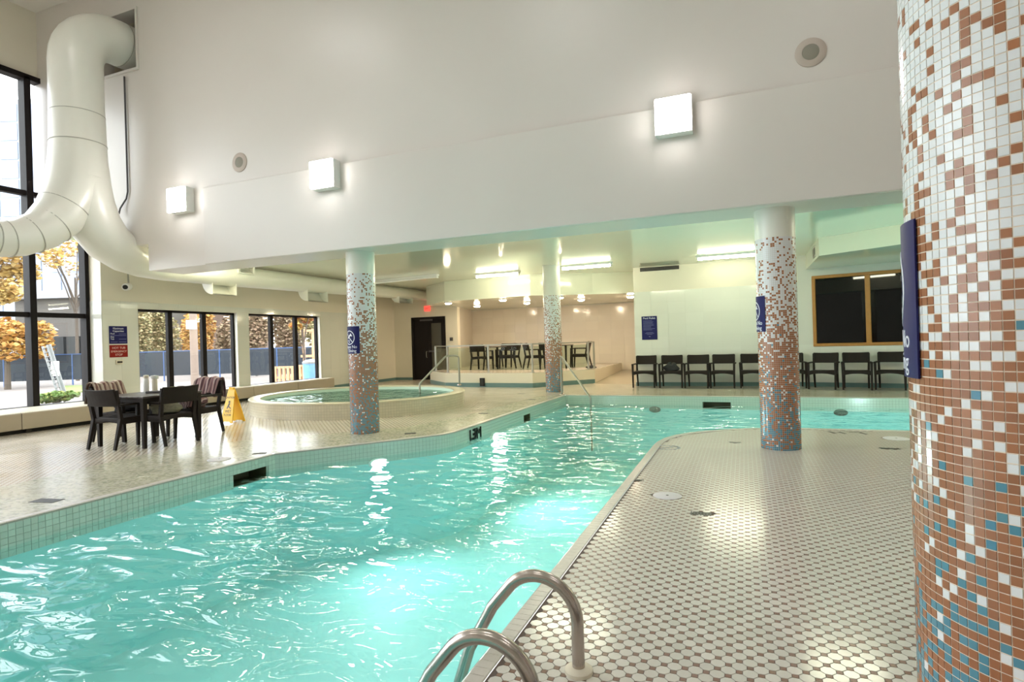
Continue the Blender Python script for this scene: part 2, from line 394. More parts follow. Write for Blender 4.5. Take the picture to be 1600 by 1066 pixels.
# coping of small bullnose tiles
b = MB()
def walk(loop, step):
    n = len(loop)
    for i in range(n):
        a, c = Vector(loop[i]), Vector(loop[(i+1) % n]); L = (c-a).length; k = max(1, round(L/step))
        for j in range(k): yield a.lerp(c, j/k), a.lerp(c, (j+1)/k)
prof = [(-.002, -.03), (.0, -.008), (.004, .004), (.012, .0085), (COPE_W-.006, .0085), (COPE_W-.002, .004), (COPE_W-.002, -.03)]
for p, q in walk(POOL, .052):
    d = (q-p).normalized(); nrm = Vector((d.y, -d.x)); p2 = p+d*.001; q2 = q-d*.001
    vs = [(*(p2+nrm*w), z) for w, z in prof]+[(*(q2+nrm*w), z) for w, z in prof]; n = len(prof)
    b.add(vs, [(i, i+1, i+1+n, i+n) for i in range(n-1)]+[list(range(n))[::-1], list(range(n, 2*n))])
stuff(b.build('pool_coping', M['coping'], floor))
ring_fill('coping_bed', OUT, [offset(POOL, -.001)], -.004, M['dgrout'], floor)

# ------------------------------------------------------------------ pool basin
SKIM = [((-5.38, 0), 'left', 4.82, 5.30), ((0, 12.83), 'far', -.84, -.29), ((-3.9, 0), 'mid', 10.15, 10.5)]
b = MB(); n = len(POOL); wlt = []
holes = {}
for i in range(n):
    a, c = Vector(POOL[i]), Vector(POOL[(i+1) % n]); d = (c-a).normalized(); L = (c-a).length; hs = []
    for (pt, k, s0, s1) in SKIM:
        if k == 'left' and a.x < -5.3 and c.x < -5.3 and abs(d.y) > .9: hs.append((abs(s1-a.y), abs(s0-a.y)))
        if k == 'far' and a.y > 12.7 and c.y > 12.7: hs.append((abs(s1-a.x), abs(s0-a.x)))
        if k == 'mid' and abs(d.y) > .9 and a.x < -3.8 and a.x > -4 and L > 3: hs.append((abs(s1-a.y), abs(s0-a.y)))
    def P(s, z): q = a+d*s; return (q.x, q.y, z)
    def rect(s0, s1, z0, z1, mi): b.add([P(s0, z0), P(s1, z0), P(s1, z1), P(s0, z1)], [(0, 1, 2, 3)], mi)
    cuts = [0]
    for s0, s1 in hs: cuts += [s0, s1]
    cuts.append(L)
    for k in range(len(cuts)-1):
        s0, s1 = cuts[k], cuts[k+1]
        if k % 2 == 0: rect(s0, s1, -.26, 0, 1)
        else:
            rect(s0, s1, -.26, -.25, 1); rect(s0, s1, -.115, 0, 1)
            o = Vector((d.y, -d.x))*.28
            q0, q1 = a+d*s0, a+d*s1
            vs = [(q0.x, q0.y, -.25), (q1.x, q1.y, -.25), (q1.x, q1.y, -.115), (q0.x, q0.y, -.115)]
            vs += [(v[0]+o.x, v[1]+o.y, v[2]) for v in vs]
            b.add(vs, [(4, 5, 6, 7), (0, 4, 7, 3), (1, 2, 6, 5), (0, 1, 5, 4), (3, 7, 6, 2)], 2)
    rect(0, L, -1.45, -.26, 0)
    holes[i] = (a, d, L, hs)
pool = struct(b.build('pool_basin', [M['plaster'], M['wl_grout'], M['skim']]))
pool['label'] = 'turquoise free-form swimming pool basin'
ring_fill('pool_bottom', POOL, [], -1.45, M['plaster'], pool)
# waterline tiles: near left run as single tiles, all others joined
TS = .052; wb = MB(); wl_me = MB().box(-TS/2+.0014, TS/2-.0014, -.003, .003, -TS/2+.0014, TS/2-.0014).mesh('waterline_tile', M['wl_tile'])
cnt = 0
for i, (a, d, L, hs) in holes.items():
    inn = Vector((-d.y, d.x)); k = max(1, round(L/TS))
    for j in range(k):
        s = (j+.5)*L/k
        for r in range(5):
            zc = -.0335-TS*r-.002
            if any(s0-.02 < s < s1+.02 and -.275 < zc < -.09 for s0, s1 in hs): continue
            p = a+d*s+inn*.002
            if a.x < -5.3 and d.y < -.9 and 2.35 < p.y < 5.44 and r < 4 and cnt < 300:
                link('waterline_tile', wl_me, pool, (p.x, p.y, zc), (0, 0, math.atan2(d.y, d.x))); cnt += 1
            else:
                Mx = Matrix.Translation((p.x, p.y, zc)) @ Matrix.Rotation(math.atan2(d.y, d.x), 4, 'Z')
                w = L/k/2-.0014; wb.box(-w, w, -.003, .003, -TS/2+.0014, TS/2-.0014, 0, Mx)
stuff(wb.build('waterline_tile_band', M['wl_tile'], pool))
water = ring_fill('pool_water', offset(POOL, -.001), [], WATER_Z, M['water'])
tag(water, 'rippling turquoise water filling the swimming pool', 'water'); stuff(water)
# depth marking and inlets, pool lamps
def pixtext(rows, size):
    out = []
    for r, line in enumerate(rows):
        for c, ch in enumerate(line):
            if ch == '#': out.append((c*size, -r*size))
    return out
DM = ["#..###.#...#", "#....#.##.##", "#..###.#.#.#", "#....#.#...#", "#.####.#...#"]
dm = thing('depth_marking', 'black mosaic letters 1.3M on the waterline tiles beside a pool lamp', 'marking', (-3.893, 7.86, -.035))
for nm, rows_, off in (('digit', ["#"]*5, 0), ('dot', [".", ".", ".", ".", "#"], .054), ('digit', ["###", "..#", "###", "..#", "###"], .11), ('letter', ["#...#", "##.##", "#.#.#", "#...#", "#...#"], .24)):
    b = MB()
    for y_, z_ in pixtext(rows_, .033): b.box(-.005, .003, y_+off, y_+off+.033, z_-.033, z_)
    b.build(nm, M['black'], dm)
def pool_lamp(p, d, label, energy=110):
    t = thing('pool_lamp', label, 'lamp', p); t.rotation_euler = Vector(d).to_track_quat('Z', 'Y').to_euler()
    MB().lathe([(.0, -.03), (.13, -.03), (.135, .012), (.105, .02), (.10, .01), (0, .01)], n=28, sy=.5).build('ring', M['white'], t, True)
    MB().lathe([(.10, .008), (.07, .022), (.0, .026)], n=28, sy=.5).build('lens', M['e_pool'], t, True)
    l = bpy.data.lights.new('pool_lamp_beam', 'SPOT'); l.energy = energy; l.color = C_POOL; l.spot_size = math.radians(178); l.spot_blend = 1; l.shadow_soft_size = .15
    lo = link('beam', l, t, (0, 0, .10), (math.pi, 0, 0))
dg = Vector((1.0, -.79, 0)).normalized()
pool_lamp((-4.56, 6.44, -.27), (dg.x, dg.y, -.1), 'glowing round lamp under water on the slanting pool wall', 90)
pool_lamp((-3.88, 8.75, -.27), (1, 0, -.1), 'glowing round lamp under water beside the 1.3M marking', 130)
pool_lamp((-1.05, 5.2, -.42), (-1, 0, -.1), 'added unseen lamp under water on the wall below the octagon-tiled island', 14)  # this and the lamps below are unseen, added to brighten the water
pool_lamp((2.6, 8.72, -.42), (0, 1, -.1), 'added unseen lamp under water behind the octagon-tiled island', 90)
pool_lamp((5.59, 10.9, -.42), (-1, 0, -.1), 'added unseen lamp under water at the right end of the far pool', 90)
pool_lamp((-5.37, 1.2, -.42), (1, 0, -.1), 'added unseen lamp under water on the straight wall opposite the steel ladder', 45)
for x, lab in ((-1.84, 'dark oval inlet cover in the far pool wall facing the chairs with a bag'), (1.72, 'dark oval inlet cover in the far pool wall below the oak-framed window')):
    MB().lathe([(0, 0), (.125, 0), (.12, .015), (0, .02)], n=24, sy=.55).xf(Matrix.Translation((x, 12.815-.008*x*0, -.29)) @ Matrix.Rotation(math.pi/2, 4, 'X')).build('inlet_cover', M['recess'], None, True)
    o = COL.objects[-1]; tag(o, lab, 'cover', 'inlet covers')

# ------------------------------------------------------------------ room shell
def wall(name, boxes, m): 
    b = MB()
    for x in boxes: b.box(*x)
    return struct(b.build(name, m))
wu = wall('wall_upper', [(-12.5, -10.5, 6.85, 7.1, 3.6, 7.8), (-10.5, -9.54, 6.85, 7.1, 3.15, 6.2), (-10.5, -9.54, 6.85, 7.1, 7.2, 7.8), (-9.54, 6.7, 6.85, 7.1, 3.15, 7.8),
                         (-9.41, 6.7, 6.85, 7.5, 2.69, 3.15)], M['paint'])
bevel(wall('trim_1', [(-8.05, 6.7, 6.80, 6.85, 2.69, 3.93)], M['paint']), .012)
wall('trim_2', [(-10.52, -9.50, 6.82, 6.85, 7.2, 7.24), (-10.52, -9.50, 6.82, 6.85, 6.16, 6.2), (-9.54, -9.50, 6.82, 6.85, 6.2, 7.2)], M['paint'])
wall('wall_duct_leak_block', [(-10.6, -9.44, 7.9, 8.0, 6.1, 7.3), (-10.6, -10.5, 7.1, 8.0, 6.1, 7.3), (-9.54, -9.44, 7.1, 8.0, 6.1, 7.3), (-10.6, -9.44, 7.1, 8.0, 6.1, 6.2), (-10.6, -9.44, 7.1, 8.0, 7.2, 7.3)], M['paint_low'])  # enclosure added behind the duct opening to keep sky light out
wall('wall_leak_block', [(-12.5, 6.9, 21.0, 21.2, -.2, 3.2), (-12.5, -12.3, 18.2, 21.0, -.2, 3.2)], M['paint_low'])  # unseen walls added to stop sky light leaking under the door
wall('ceiling', [(-10.7, 6.7, 7.1, 21.2, 3.15, 3.3), (-12.5, -10.7, 8.0, 21.2, 3.15, 3.3), (-12.5, -10.6, 7.0, 8.1, 3.6, 3.75), (-12.5, -10.7, 8.0, 8.1, 3.3, 3.6), (-10.7, -10.6, 7.1, 8.0, 3.3, 3.6)], M['ceil'])
wall('ceiling_high', [(-12.5, 6.7, -5.1, 7.1, 7.8, 7.9)], M['ceil_high'])
wall('wall_right', [(6.7, 6.9, -5.1, 21.2, -.2, 7.9)], M['paint'])
wall('wall_front', [(-12.5, 6.9, -5.3, -5.1, -.2, 7.9)], M['paint'])
wall('wall_left', [(-12.45, -12.30, -5.1, 7.6, -.6, .32), (-12.45, -12.30, -5.1, 7.1, 6.5, 7.9), (-12.5, -11.87, 7.62, 8.36, -.2, 3.6),
                   (-12.12, -11.87, 8.36, 18.2, -.6, .33), (-12.12, -11.87, 8.36, 18.2, 2.22, 3.15), (-12.12, -11.87, 10.95, 11.30, .33, 2.22), (-12.12, -11.87, 14.02, 18.2, .33, 2.22),
                   (-11.87, -11.62, 15.3, 16.4, 0, 3.15)], M['paint_low'])
wall('wall_back_door', [(-12.2, -11.13, 18.0, 18.2, 0, 3.15), (-11.13, -9.75, 18.0, 18.2, 2.25, 3.15), (-9.75, -9.28, 18.0, 18.2, 0, 3.15)], M['paint_low'])
def tiles(parent, a, d, nrm, L, z0, z1, tw, th, m, name='wall_tile', holes=()):
    """individual wall tiles over a vertical rectangle: origin a, unit direction d, outward normal nrm"""
    nx = max(1, round(L/tw)); nz = max(1, round((z1-z0)/th)); w = L/nx; h = (z1-z0)/nz
    me = MB().box(-w/2+.0012, w/2-.0012, -.004, .004, -h/2+.0012, h/2-.0012).mesh(name, m)
    rz = math.atan2(d[1], d[0])
    for i in range(nx):
        for j in range(nz):
            s = (i+.5)*w; z = z0+(j+.5)*h
            if any(h0 < s < h1 and g0 < z < g1 for h0, h1, g0, g1 in holes): continue
            link(name, me, parent, (a[0]+d[0]*s+nrm[0]*.002, a[1]+d[1]*s+nrm[1]*.002, z), (0, 0, rz))
# pier and window-wall tiles (up to 2.36 m)
wl = bpy.data.objects['wall_left']
tiles(wl, (-12.28, 7.62), (1, 0), (0, -1), .41, 0, 2.36, .41, .30, M['tile'])
tiles(wl, (-11.87, 7.62), (0, 1), (1, 0), .74, 0, 2.36, .37, .30, M['tile'])
tiles(wl, (-11.87, 8.36), (0, 1), (1, 0), 5.66, 2.22, 2.36, .47, .14, M['tile'])
tiles(wl, (-11.87, 10.95), (0, 1), (1, 0), .35, .33, 2.22, .35, .315, M['tile'])
tiles(wl, (-11.87, 14.02), (0, 1), (1, 0), 1.28, 0, 2.36, .43, .30, M['tile'])
tiles(wl, (-11.62, 15.3), (0, 1), (1, 0), 1.1, 0, 2.36, .55, .30, M['tile'])
# chair wall
wc = wall('wall_chairs', [(-2.69, 1.25, 15.5, 15.7, 0, 3.15)], M['grout'])
wall('wall_chairs_paint', [(-2.69, 1.25, 15.492, 15.5, 2.5, 3.15)], M['paint_low'])
bpy.data.objects['wall_chairs_paint'].name = 'trim_3'
tiles(wc, (-2.69, 15.5), (1, 0), (0, -1), 3.94, .10, 2.5, .44, .30, M['tile'])
ang = -math.radians(13); dW = Vector((math.cos(ang), math.sin(ang), 0)); A0 = Vector((1.25, 15.5, 0)); LW = 5.6
MW = Matrix.Translation(A0) @ Matrix.Rotation(ang, 4, 'Z')
b = MB()
WX0, WX1, WZ0, WZ1 = .30, 3.30, .95, 2.63
for q in ((0, WX0, 0, .2, 0, 3.15), (WX1, LW, 0, .2, 0, 3.15), (WX0, WX1, 0, .2, 0, WZ0), (WX0, WX1, 0, .2, WZ1, 3.15)): b.box(*q, 0, MW)
ww = struct(b.build('wall_oak_window', M['grout'])); ww.name = 'wall_far_right'
tiles(ww, (A0.x, A0.y), (dW.x, dW.y), (dW.y, -dW.x), 3.96, .10, 2.5, .44, .30, M['tile'], holes=((WX0-.1, WX1+.1, WZ0-.05, 2.6),))
for (q0, q1, r0, r1) in ((0, .30, .95, 2.5), ):
    pass
# niche
wn = wall('wall_niche', [(-10.2, -2.5, 20.5, 20.7, 0, 3.15)], M['grout'])
tiles(wn, (-9.95, 20.5), (1, 0), (0, -1), 7.4, .14, 2.52, .46, .30, M['pink_tile'])
b = MB(); b.prism([(-9.285, 18.19), (-9.95, 20.69), (-10.2, 20.69), (-9.6, 18.19)], 0, 3.15)
ws = struct(b.build('wall_niche_side', M['pink_tile']))
wall('wall_niche_right', [(-2.69, -2.5, 15.7, 20.5, 0, 3.15)], M['pink_tile'])
SOFP = [(-8.30, 15.32), (-5.48, 15.12), (-3.92, 15.97), (-2.69, 16.42), (-2.69, 20.5), (-10.0, 20.5), (-9.3, 18.0), (-9.55, 16.4)]
sof = struct(MB().prism(SOFP, 2.55, 3.15).build('ceiling_niche', M['ceil']))
rs = struct(MB().prism([(1.43, 12.85), (4.6, 10.6), (6.7, 10.6), (6.7, 15.6), (1.43, 15.6)], 2.80, 3.15).build('ceiling_soffit', M['ceil']))
# baseboards
b = MB(); b.box(-2.69, 1.25, 15.478, 15.5, 0, .10); b.box(0, LW, -.022, 0, 0, .10, 0, MW); struct(b.build('baseboard_chairs', M['teal']))
b = MB(); b.box(-12.1, -11.13, 17.98, 18, 0, .09); b.box(-9.75, -9.28, 17.98, 18, 0, .09); b.box(-11.87, -11.85, 14.1, 18, 0, .09); struct(b.build('baseboard_door', M['teal']))

# ------------------------------------------------------------------ windows
def frame_bar(parent, name, bx, m): return bevel(MB().box(*bx).build(name, m, parent), .006, 1)
w1 = struct(link('window_1', None)); w1['label'] = 'tall black-framed window wall with two rows of transoms'
ys = [7.60-.97*i for i in range(0, 14)]; zs = [.32, 2.06, 4.32, 6.5]
for i, y in enumerate(ys):
    frame_bar(w1, 'mullion', (-12.42, -12.22, y-.055, y+.055, .32, 6.5 if y < 7 else 3.6), M['black'])
for z in zs[1:3]: frame_bar(w1, 'transom', (-12.40, -12.26, ys[-1], 7.1 if z > 3 else 7.6, z-.045, z+.045), M['black'])
frame_bar(w1, 'head', (-12.42, -12.22, ys[-1], 7.1, 6.44, 6.54), M['black'])
frame_bar(w1, 'sill', (-12.42, -12.22, ys[-1], 7.6, .30, .36), M['black'])
for i in range(len(ys)-1):
    for k in range(3):
        if i == 0 and k == 2: continue
        z1 = zs[k+1]-.04 if not (i == 0 and k == 1) else 3.6
        MB().box(-12.338, -12.33, ys[i+1]+.05, ys[i]-.05, zs[k]+.04, z1).build('pane', M['glass'], w1)
def small_window(name, y0, y1, ms, lab):
    w = struct(link(name, None)); w['label'] = lab; z0, z1 = .33, 2.22; X0, X1 = -12.06, -11.96
    e = [y0]+ms+[y1]
    frame_bar(w, 'head', (X0, X1, y0, y1, z1-.05, z1), M['black']); frame_bar(w, 'sill_bar', (X0, X1, y0, y1, z0, z0+.035), M['black'])
    for i, y in enumerate(e): frame_bar(w, 'mullion', (X0, X1, max(y0, y-.055), min(y1, y+.055), z0, z1), M['black'])
    for a, c in zip(e[:-1], e[1:]): MB().box(-12.014, -12.006, a+.05, c-.05, z0+.03, z1-.045).build('pane', M['glass'], w)
    frame_bar(w, 'window_sill', (-11.96, -11.84, y0, y1, z0-.005, z0+.025), M['white'])
    frame_bar(w, 'jamb', (-11.99, -11.865, y1-.012, y1+.012, z0, z1), M['white'])
small_window('window_2', 8.38, 10.94, [9.17, 10.05], 'black three-pane window beside the sign pier')
small_window('window_3', 11.32, 14.0, [12.18, 13.10], 'black three-pane window behind the hot tub')
w4 = struct(link('window_4', None)); w4['label'] = 'oak-framed two-pane window with dark glass above the chairs'
def wbox(p, name, q, m):
    o = MB().box(*q, 0, MW).build(name, m, p); bevel(o, .01, 2); return o
fw = .075
wbox(w4, 'head', (WX0, WX1, -.02, .10, WZ1-fw, WZ1), M['wood']); wbox(w4, 'sill', (WX0, WX1, -.03, .10, WZ0, WZ0+fw), M['wood'])
for x in (WX0, 1.38, 2.35, WX1-fw): wbox(w4, 'jamb', (x, x+fw+(.03 if WX0 < x < 3 else 0), -.025, .10, WZ0+fw-.01, WZ1-fw+.01), M['wood'])
for x0, x1 in ((WX0+fw, 1.38), (1.38+.1, 2.35), (2.45, WX1-fw)): wbox(w4, 'pane', (x0-.01, x1+.01, .05, .06, WZ0+fw-.01, WZ1-fw+.01), M['dark_glass'])
# door
d1 = struct(link('door_1', None)); d1['label'] = 'black double door with one glazed leaf under the exit sign'
for q, nm in (((-11.13, -11.05, 17.96, 18.1, 0, 2.25), 'door_frame'), ((-9.83, -9.75, 17.96, 18.1, 0, 2.25), 'door_frame'), ((-11.05, -9.83, 17.96, 18.1, 2.17, 2.25), 'door_frame')): frame_bar(d1, nm, q, M['black'])
frame_bar(d1, 'door_leaf', (-11.05, -10.45, 18.0, 18.06, .01, 2.17), M['black'])
lf = MB().box(-10.44, -10.34, 18.0, 18.06, .01, 2.17).box(-9.93, -9.83, 18.0, 18.06, .01, 2.17).box(-10.34, -9.93, 18.0, 18.06, .01, .30).box(-10.34, -9.93, 18.0, 18.06, 2.02, 2.17).build('door_leaf', M['black'], d1)
MB().box(-10.34, -9.93, 18.025, 18.035, .30, 2.02).build('pane', mat('smoked_glass', (.075, .068, .052), .15), lf)
MB().bar((-10.42, 17.94, 1.02), (-9.90, 17.94, 1.02), .03, .05).box(-10.42, -10.37, 17.94, 18.0, .99, 1.05).box(-9.95, -9.90, 17.94, 18.0, .99, 1.05).build('panic_bar', M['dark_grey'], d1)
MB().sweep([(-10.52, 17.99, .80), (-10.52, 17.94, .82), (-10.52, 17.94, 1.0), (-10.52, 17.99, 1.02)], .011, 8).build('handle', M['alu'], d1)
MB().box(-10.75, -10.25, 17.93, 17.97, 2.11, 2.17).build('door_closer', M['dark_grey'], d1)

# ------------------------------------------------------------------ columns
def pz(z, tab):
    for (z0, v0), (z1, v1) in zip(tab[:-1], tab[1:]):
        if z0 <= z <= z1: return v0+(v1-v0)*(z-z0)/(z1-z0)
    return tab[-1][1]
WH = [(0, .025), (.4, .03), (.7, .05), (.95, .12), (1.15, .22), (1.3, .36), (1.45, .52), (1.65, .66), (1.9, .76), (2.2, .82), (2.4, .88), (3.2, 1)]
BL = [(0, .70), (.25, .58), (.45, .40), (.65, .24), (.9, .09), (1.15, .035), (1.35, .01), (1.5, 0), (3.2, 0)]
PIT = .0217
MATS = [M['m_white'], M['m_brown'], M['m_blue']]
def column(c, ztop, zpaint, label, grout, near=False):
    x, y, r = c; t = thing('mosaic_column', label, 'column', (x, y, 0), 0, 'mosaic columns'); N = round(2*math.pi*r/PIT); rows = int(zpaint/PIT)
    MB().lathe([(r-.0012, 0), (r-.0012, ztop)], n=96).build('core', grout, t, True)
    if zpaint < ztop-.02: MB().lathe([(r+.001, zpaint), (r+.001, ztop)], n=72).build('plain_head', M['duct'], t, True)
    rnd = random.Random(int(x*100)+5); hw = math.pi*r/N-.0013; hh = PIT/2-.0013; B = MB(); cand = []
    for k in range(rows):
        z = (k+.5)*zpaint/rows
        for j in range(N):
            u = rnd.random(); w = pz(z, WH); mi = 0 if u < w else (2 if rnd.random() < pz(z, BL) else 1)
            cand.append((z, 2*math.pi*(j+.5)/N, mi))
    single = set()
    if near:
        sc = []
        for i, (z, a, mi) in enumerate(cand):
            p = Vector((x+r*math.cos(a), y+r*math.sin(a), z)); q = proj(p); v = Vector((0, 0, H))-p
            if 0 < q[0] < 1600 and 0 < q[1] < 1066:
                fac = v.normalized().dot(Vector((math.cos(a), math.sin(a), 0)))
                if fac > .05: sc.append((fac/v.length_squared, i))
        sc.sort(reverse=True); single = set(i for _, i in sc[:300])
        mes = [MB().box(-.004, .0012, -hw, hw, -hh, hh).mesh('mosaic_tile', m) for m in MATS]
    for i, (z, a, mi) in enumerate(cand):
        if i in single: link('mosaic_tile', mes[mi], t, ((r-.001)*math.cos(a), (r-.001)*math.sin(a), z), (0, 0, a)); continue
        Mx = Matrix.Rotation(a, 4, 'Z') @ Matrix.Translation((r-.001, 0, z)); B.box(-.004, .0012, -hw, hw, -hh, hh, mi, Mx)
    stuff(B.build('mosaic_field', MATS, t)); return t
column(RCOL, 7.8, 2.69, 'thick mosaic column of rust, white and blue tiles, beside the steel ladder', M['m_grout'], True)
column(COLS[0], 2.69, 2.36, 'mosaic column standing on the deck in front of the hot tub', M['m_grout2'])
column(COLS[1], 2.69, 2.36, 'mosaic column standing on the octagon-tiled island in front of the chair row', M['m_grout2'])
column(COLS[2], 3.15, 2.40, 'mosaic column at the far pool corner in front of the railed platform', M['m_grout2'])

# ------------------------------------------------------------------ lettering helpers
def text_mesh(s, size, depth=.0015, font_align='CENTER'):
    cu = bpy.data.curves.new('txt', 'FONT'); cu.body = s; cu.size = size; cu.align_x = font_align; cu.extrude = depth; cu.resolution_u = 3
    o = bpy.data.objects.new('txt', cu); COL.objects.link(o); dg_ = bpy.context.evaluated_depsgraph_get(); dg_.update()
    me = bpy.data.meshes.new_from_object(o.evaluated_get(dg_)); bpy.data.objects.remove(o); bpy.data.curves.remove(cu); return me
def add_text(mb, s, x, y, size, mi=0, align='CENTER'):
    me = text_mesh(s, size, .0008, align); mb.add([(v.co.x+x, v.co.y+y, v.co.z+.0008) for v in me.vertices], [list(p.vertices) for p in me.polygons], mi); bpy.data.meshes.remove(me)
def ring2(mb, cx, cy, r0, r1, n=40):
    vs = []
    for i in range(n):
        a = 2*math.pi*i/n
        for r in (r0, r1):
            for z in (0, .0016): vs.append((cx+r*math.cos(a), cy+r*math.sin(a), z))
    fs = []
    for i in range(n):
        j = (i+1) % n; fs += [(i*4+1, i*4+3, j*4+3, j*4+1), (i*4+2, j*4+2, j*4+3, i*4+3), (i*4, i*4+1, j*4+1, j*4)]
    mb.add(vs, fs)
def diver(mb, cx, cy, r):
    ring2(mb, cx, cy, r*.90, r)
    def bar(x0, y0, x1, y1, w):
        n_ = 10; d = Vector((x1-x0, y1-y0)).normalized(); s_ = Vector((-d.y, d.x))*w/2
        vs = []
        for i in range(n_+1):
            p = Vector((x0+(x1-x0)*i/n_, y0+(y1-y0)*i/n_)); vs += [(*(p+s_), .0016), (*(p-s_), .0016)]
        mb.add(vs, [(2*i, 2*i+2, 2*i+3, 2*i+1) for i in range(n_)])
    bar(cx-r*.62, cy+r*.62, cx+r*.62, cy-r*.62, r*.11)
    bar(cx-r*.12, cy+r*.10, cx+r*.42, cy+r*.52, r*.20); bar(cx+r*.15, cy+r*.30, cx+r*.60, cy+r*.25, r*.12); bar(cx-r*.12, cy+r*.10, cx-r*.42, cy-r*.05, r*.09)
    ring2(mb, cx-r*.22, cy+.0-r*.02, r*.0, r*.12, 14)
    for k in range(3): bar(cx-r*.55+k*.02, cy-r*(.38+.16*k), cx+r*.15, cy-r*(.38+.16*k), r*.05)
def column_sign(c, zc, amid, label, w=.36, h=.40):
    x, y, r = c; t = thing('column_sign', label, 'sign', (x, y, 0), 0, 'no diving signs on the columns'); R = r+.006; n_ = 20
    b = MB(); vs = []
    for i in range(n_+1):
        a = amid+(i/n_-.5)*w/R
        for rr in (R-.003, R+.002):
            for z in (zc-h/2, zc+h/2): vs.append((rr*math.cos(a), rr*math.sin(a), z))
    fs = []
    for i in range(n_):
        o = i*4; p = o+4; fs += [(o+2, p+2, p+3, o+3), (o, o+1, p+1, p), (o+1, o+3, p+3, p+1), (o, p, p+2, o+2)]
    fs += [(0, 2, 3, 1), (n_*4, n_*4+1, n_*4+3, n_*4+2)]
    b.add(vs, fs).build('panel', M['blue_sign'], t, True)
    p = MB(); diver(p, 0, .035, .105); add_text(p, 'Please No', .005, -.122, .066); add_text(p, 'Diving', .045, -.180, .066)
    p.v = [((R+.002+q[2])*math.cos(amid+q[0]/R), (R+.002+q[2])*math.sin(amid+q[0]/R), zc+q[1]) for q in p.v]
    p.build('print', M['ink'], t)
def hit_ang(c, px_, py_):
    d = ray(px_, py_); n_ = math.hypot(d.x, d.y); ux, uy = d.x/n_, d.y/n_; bb = ux*c[0]+uy*c[1]; disc = bb*bb-(c[0]**2+c[1]**2-c[2]**2)
    t = bb-math.sqrt(max(0, disc)); return math.atan2(uy*t-c[1], ux*t-c[0])
def sign_for(c, px_, py_, zc, lab):
    a = hit_ang(c, px_, py_); column_sign(c, zc, a-.5*.36/(c[2]+.006), lab)
sign_for(RCOL, 1437, 480, 1.375, 'navy Please No Diving sign wrapped on the thick column beside the ladder')
sign_for(COLS[0], 562, 530, 1.385, 'navy Please No Diving sign wrapped on the column in front of the hot tub')
sign_for(COLS[1], 1196, 490, 1.52, 'navy Please No Diving sign wrapped on the island column before the chair row')

# ------------------------------------------------------------------ flat signs
def flat_sign(name, label, w, h, loc, rz, m, items, imat, lines=()):
    t = thing(name, label, 'sign', loc, rz); o = MB().box(-w/2, w/2, -.006, 0, -h/2, h/2).build('panel', m, t); bevel(o, .002, 1)
    X = Matrix.Translation((0, -.006, 0)) @ Matrix.Rotation(math.pi/2, 4, 'X'); p = MB()
    for s_, x, y, sz, al in items: add_text(p, s_, x, y, sz, 0, al)
    stuff(p.xf(X).build('print', imat, t)) if items else None
    if lines:
        q = MB()
        for x0, x1, y in lines: q.box(x0, x1, y-.004, y+.004, 0, .0012)
        stuff(q.xf(X).build('small_print', M['dim_ink'], t))
    return t
rl = random.Random(3)
flat_sign('rules_sign', 'navy Pool Rules sign on the tiled wall above the chairs', .40, .62, (-2.30, 15.486, 1.535), 0, M['blue_sign'],
          [('Pool Rules', 0, .235, .075, 'CENTER')], M['ink'], [(-.16, -.16+.20+.12*rl.random(), .19-.03*i) for i in range(9)]+[(-.09, .09, -.12), (-.12, .12, -.145), (-.07, .07, -.17), (-.02, .02, -.22), (-.02, .02, -.235)])
flat_sign('capacity_sign', 'navy Maximum Capacities sign on the white pier above the red sign', .37, .36, (-11.862, 7.93, 1.665), math.pi/2, M['blue_sign'],
          [('Maximum', 0, .115, .055, 'CENTER'), ('Capacities', 0, .062, .055, 'CENTER'), ('Pool', -.16, .012, .045, 'LEFT'), ('Hot', -.16, -.055, .045, 'LEFT'), ('Tub', -.16, -.098, .045, 'LEFT')], M['ink'],
          [(.01, .16, .02), (.01, .16, -.085), (-.16, -.02, -.145), (.01, .16, -.145), (-.16, .16, -.012)])
flat_sign('stop_sign', 'red hot tub emergency stop sign on the white pier', .37, .25, (-11.862, 7.93, 1.335), math.pi/2, M['red_sign'],
          [('HOT TUB', 0, .045, .062, 'CENTER'), ('EMERGENCY', 0, -.025, .056, 'CENTER'), ('STOP', 0, -.095, .062, 'CENTER')], mat('pale_red_print', (.75, .50, .45), .5))
flat_sign('rules_sign', 'purple notice on the pilaster beside the window behind the hot tub', .46, .72, (-11.612, 15.78, 1.50), math.pi/2, M['purple_sign'], [], M['ink'],
          [(-.12, .12, .27), (-.17, .17, .21)]+[(-.17, .05+.12*rl.random(), .14-.045*i) for i in range(9)])
t = thing('stop_button', 'small dark emergency button on the pier below the red sign', 'button', (-11.862, 7.93, 1.11), math.pi/2)
MB().box(-.07, .07, -.02, 0, -.045, .045).build('plate', M['cream'], t); MB().box(-.045, .045, -.04, -.02, -.018, .018).build('knob', M['drain'], t)

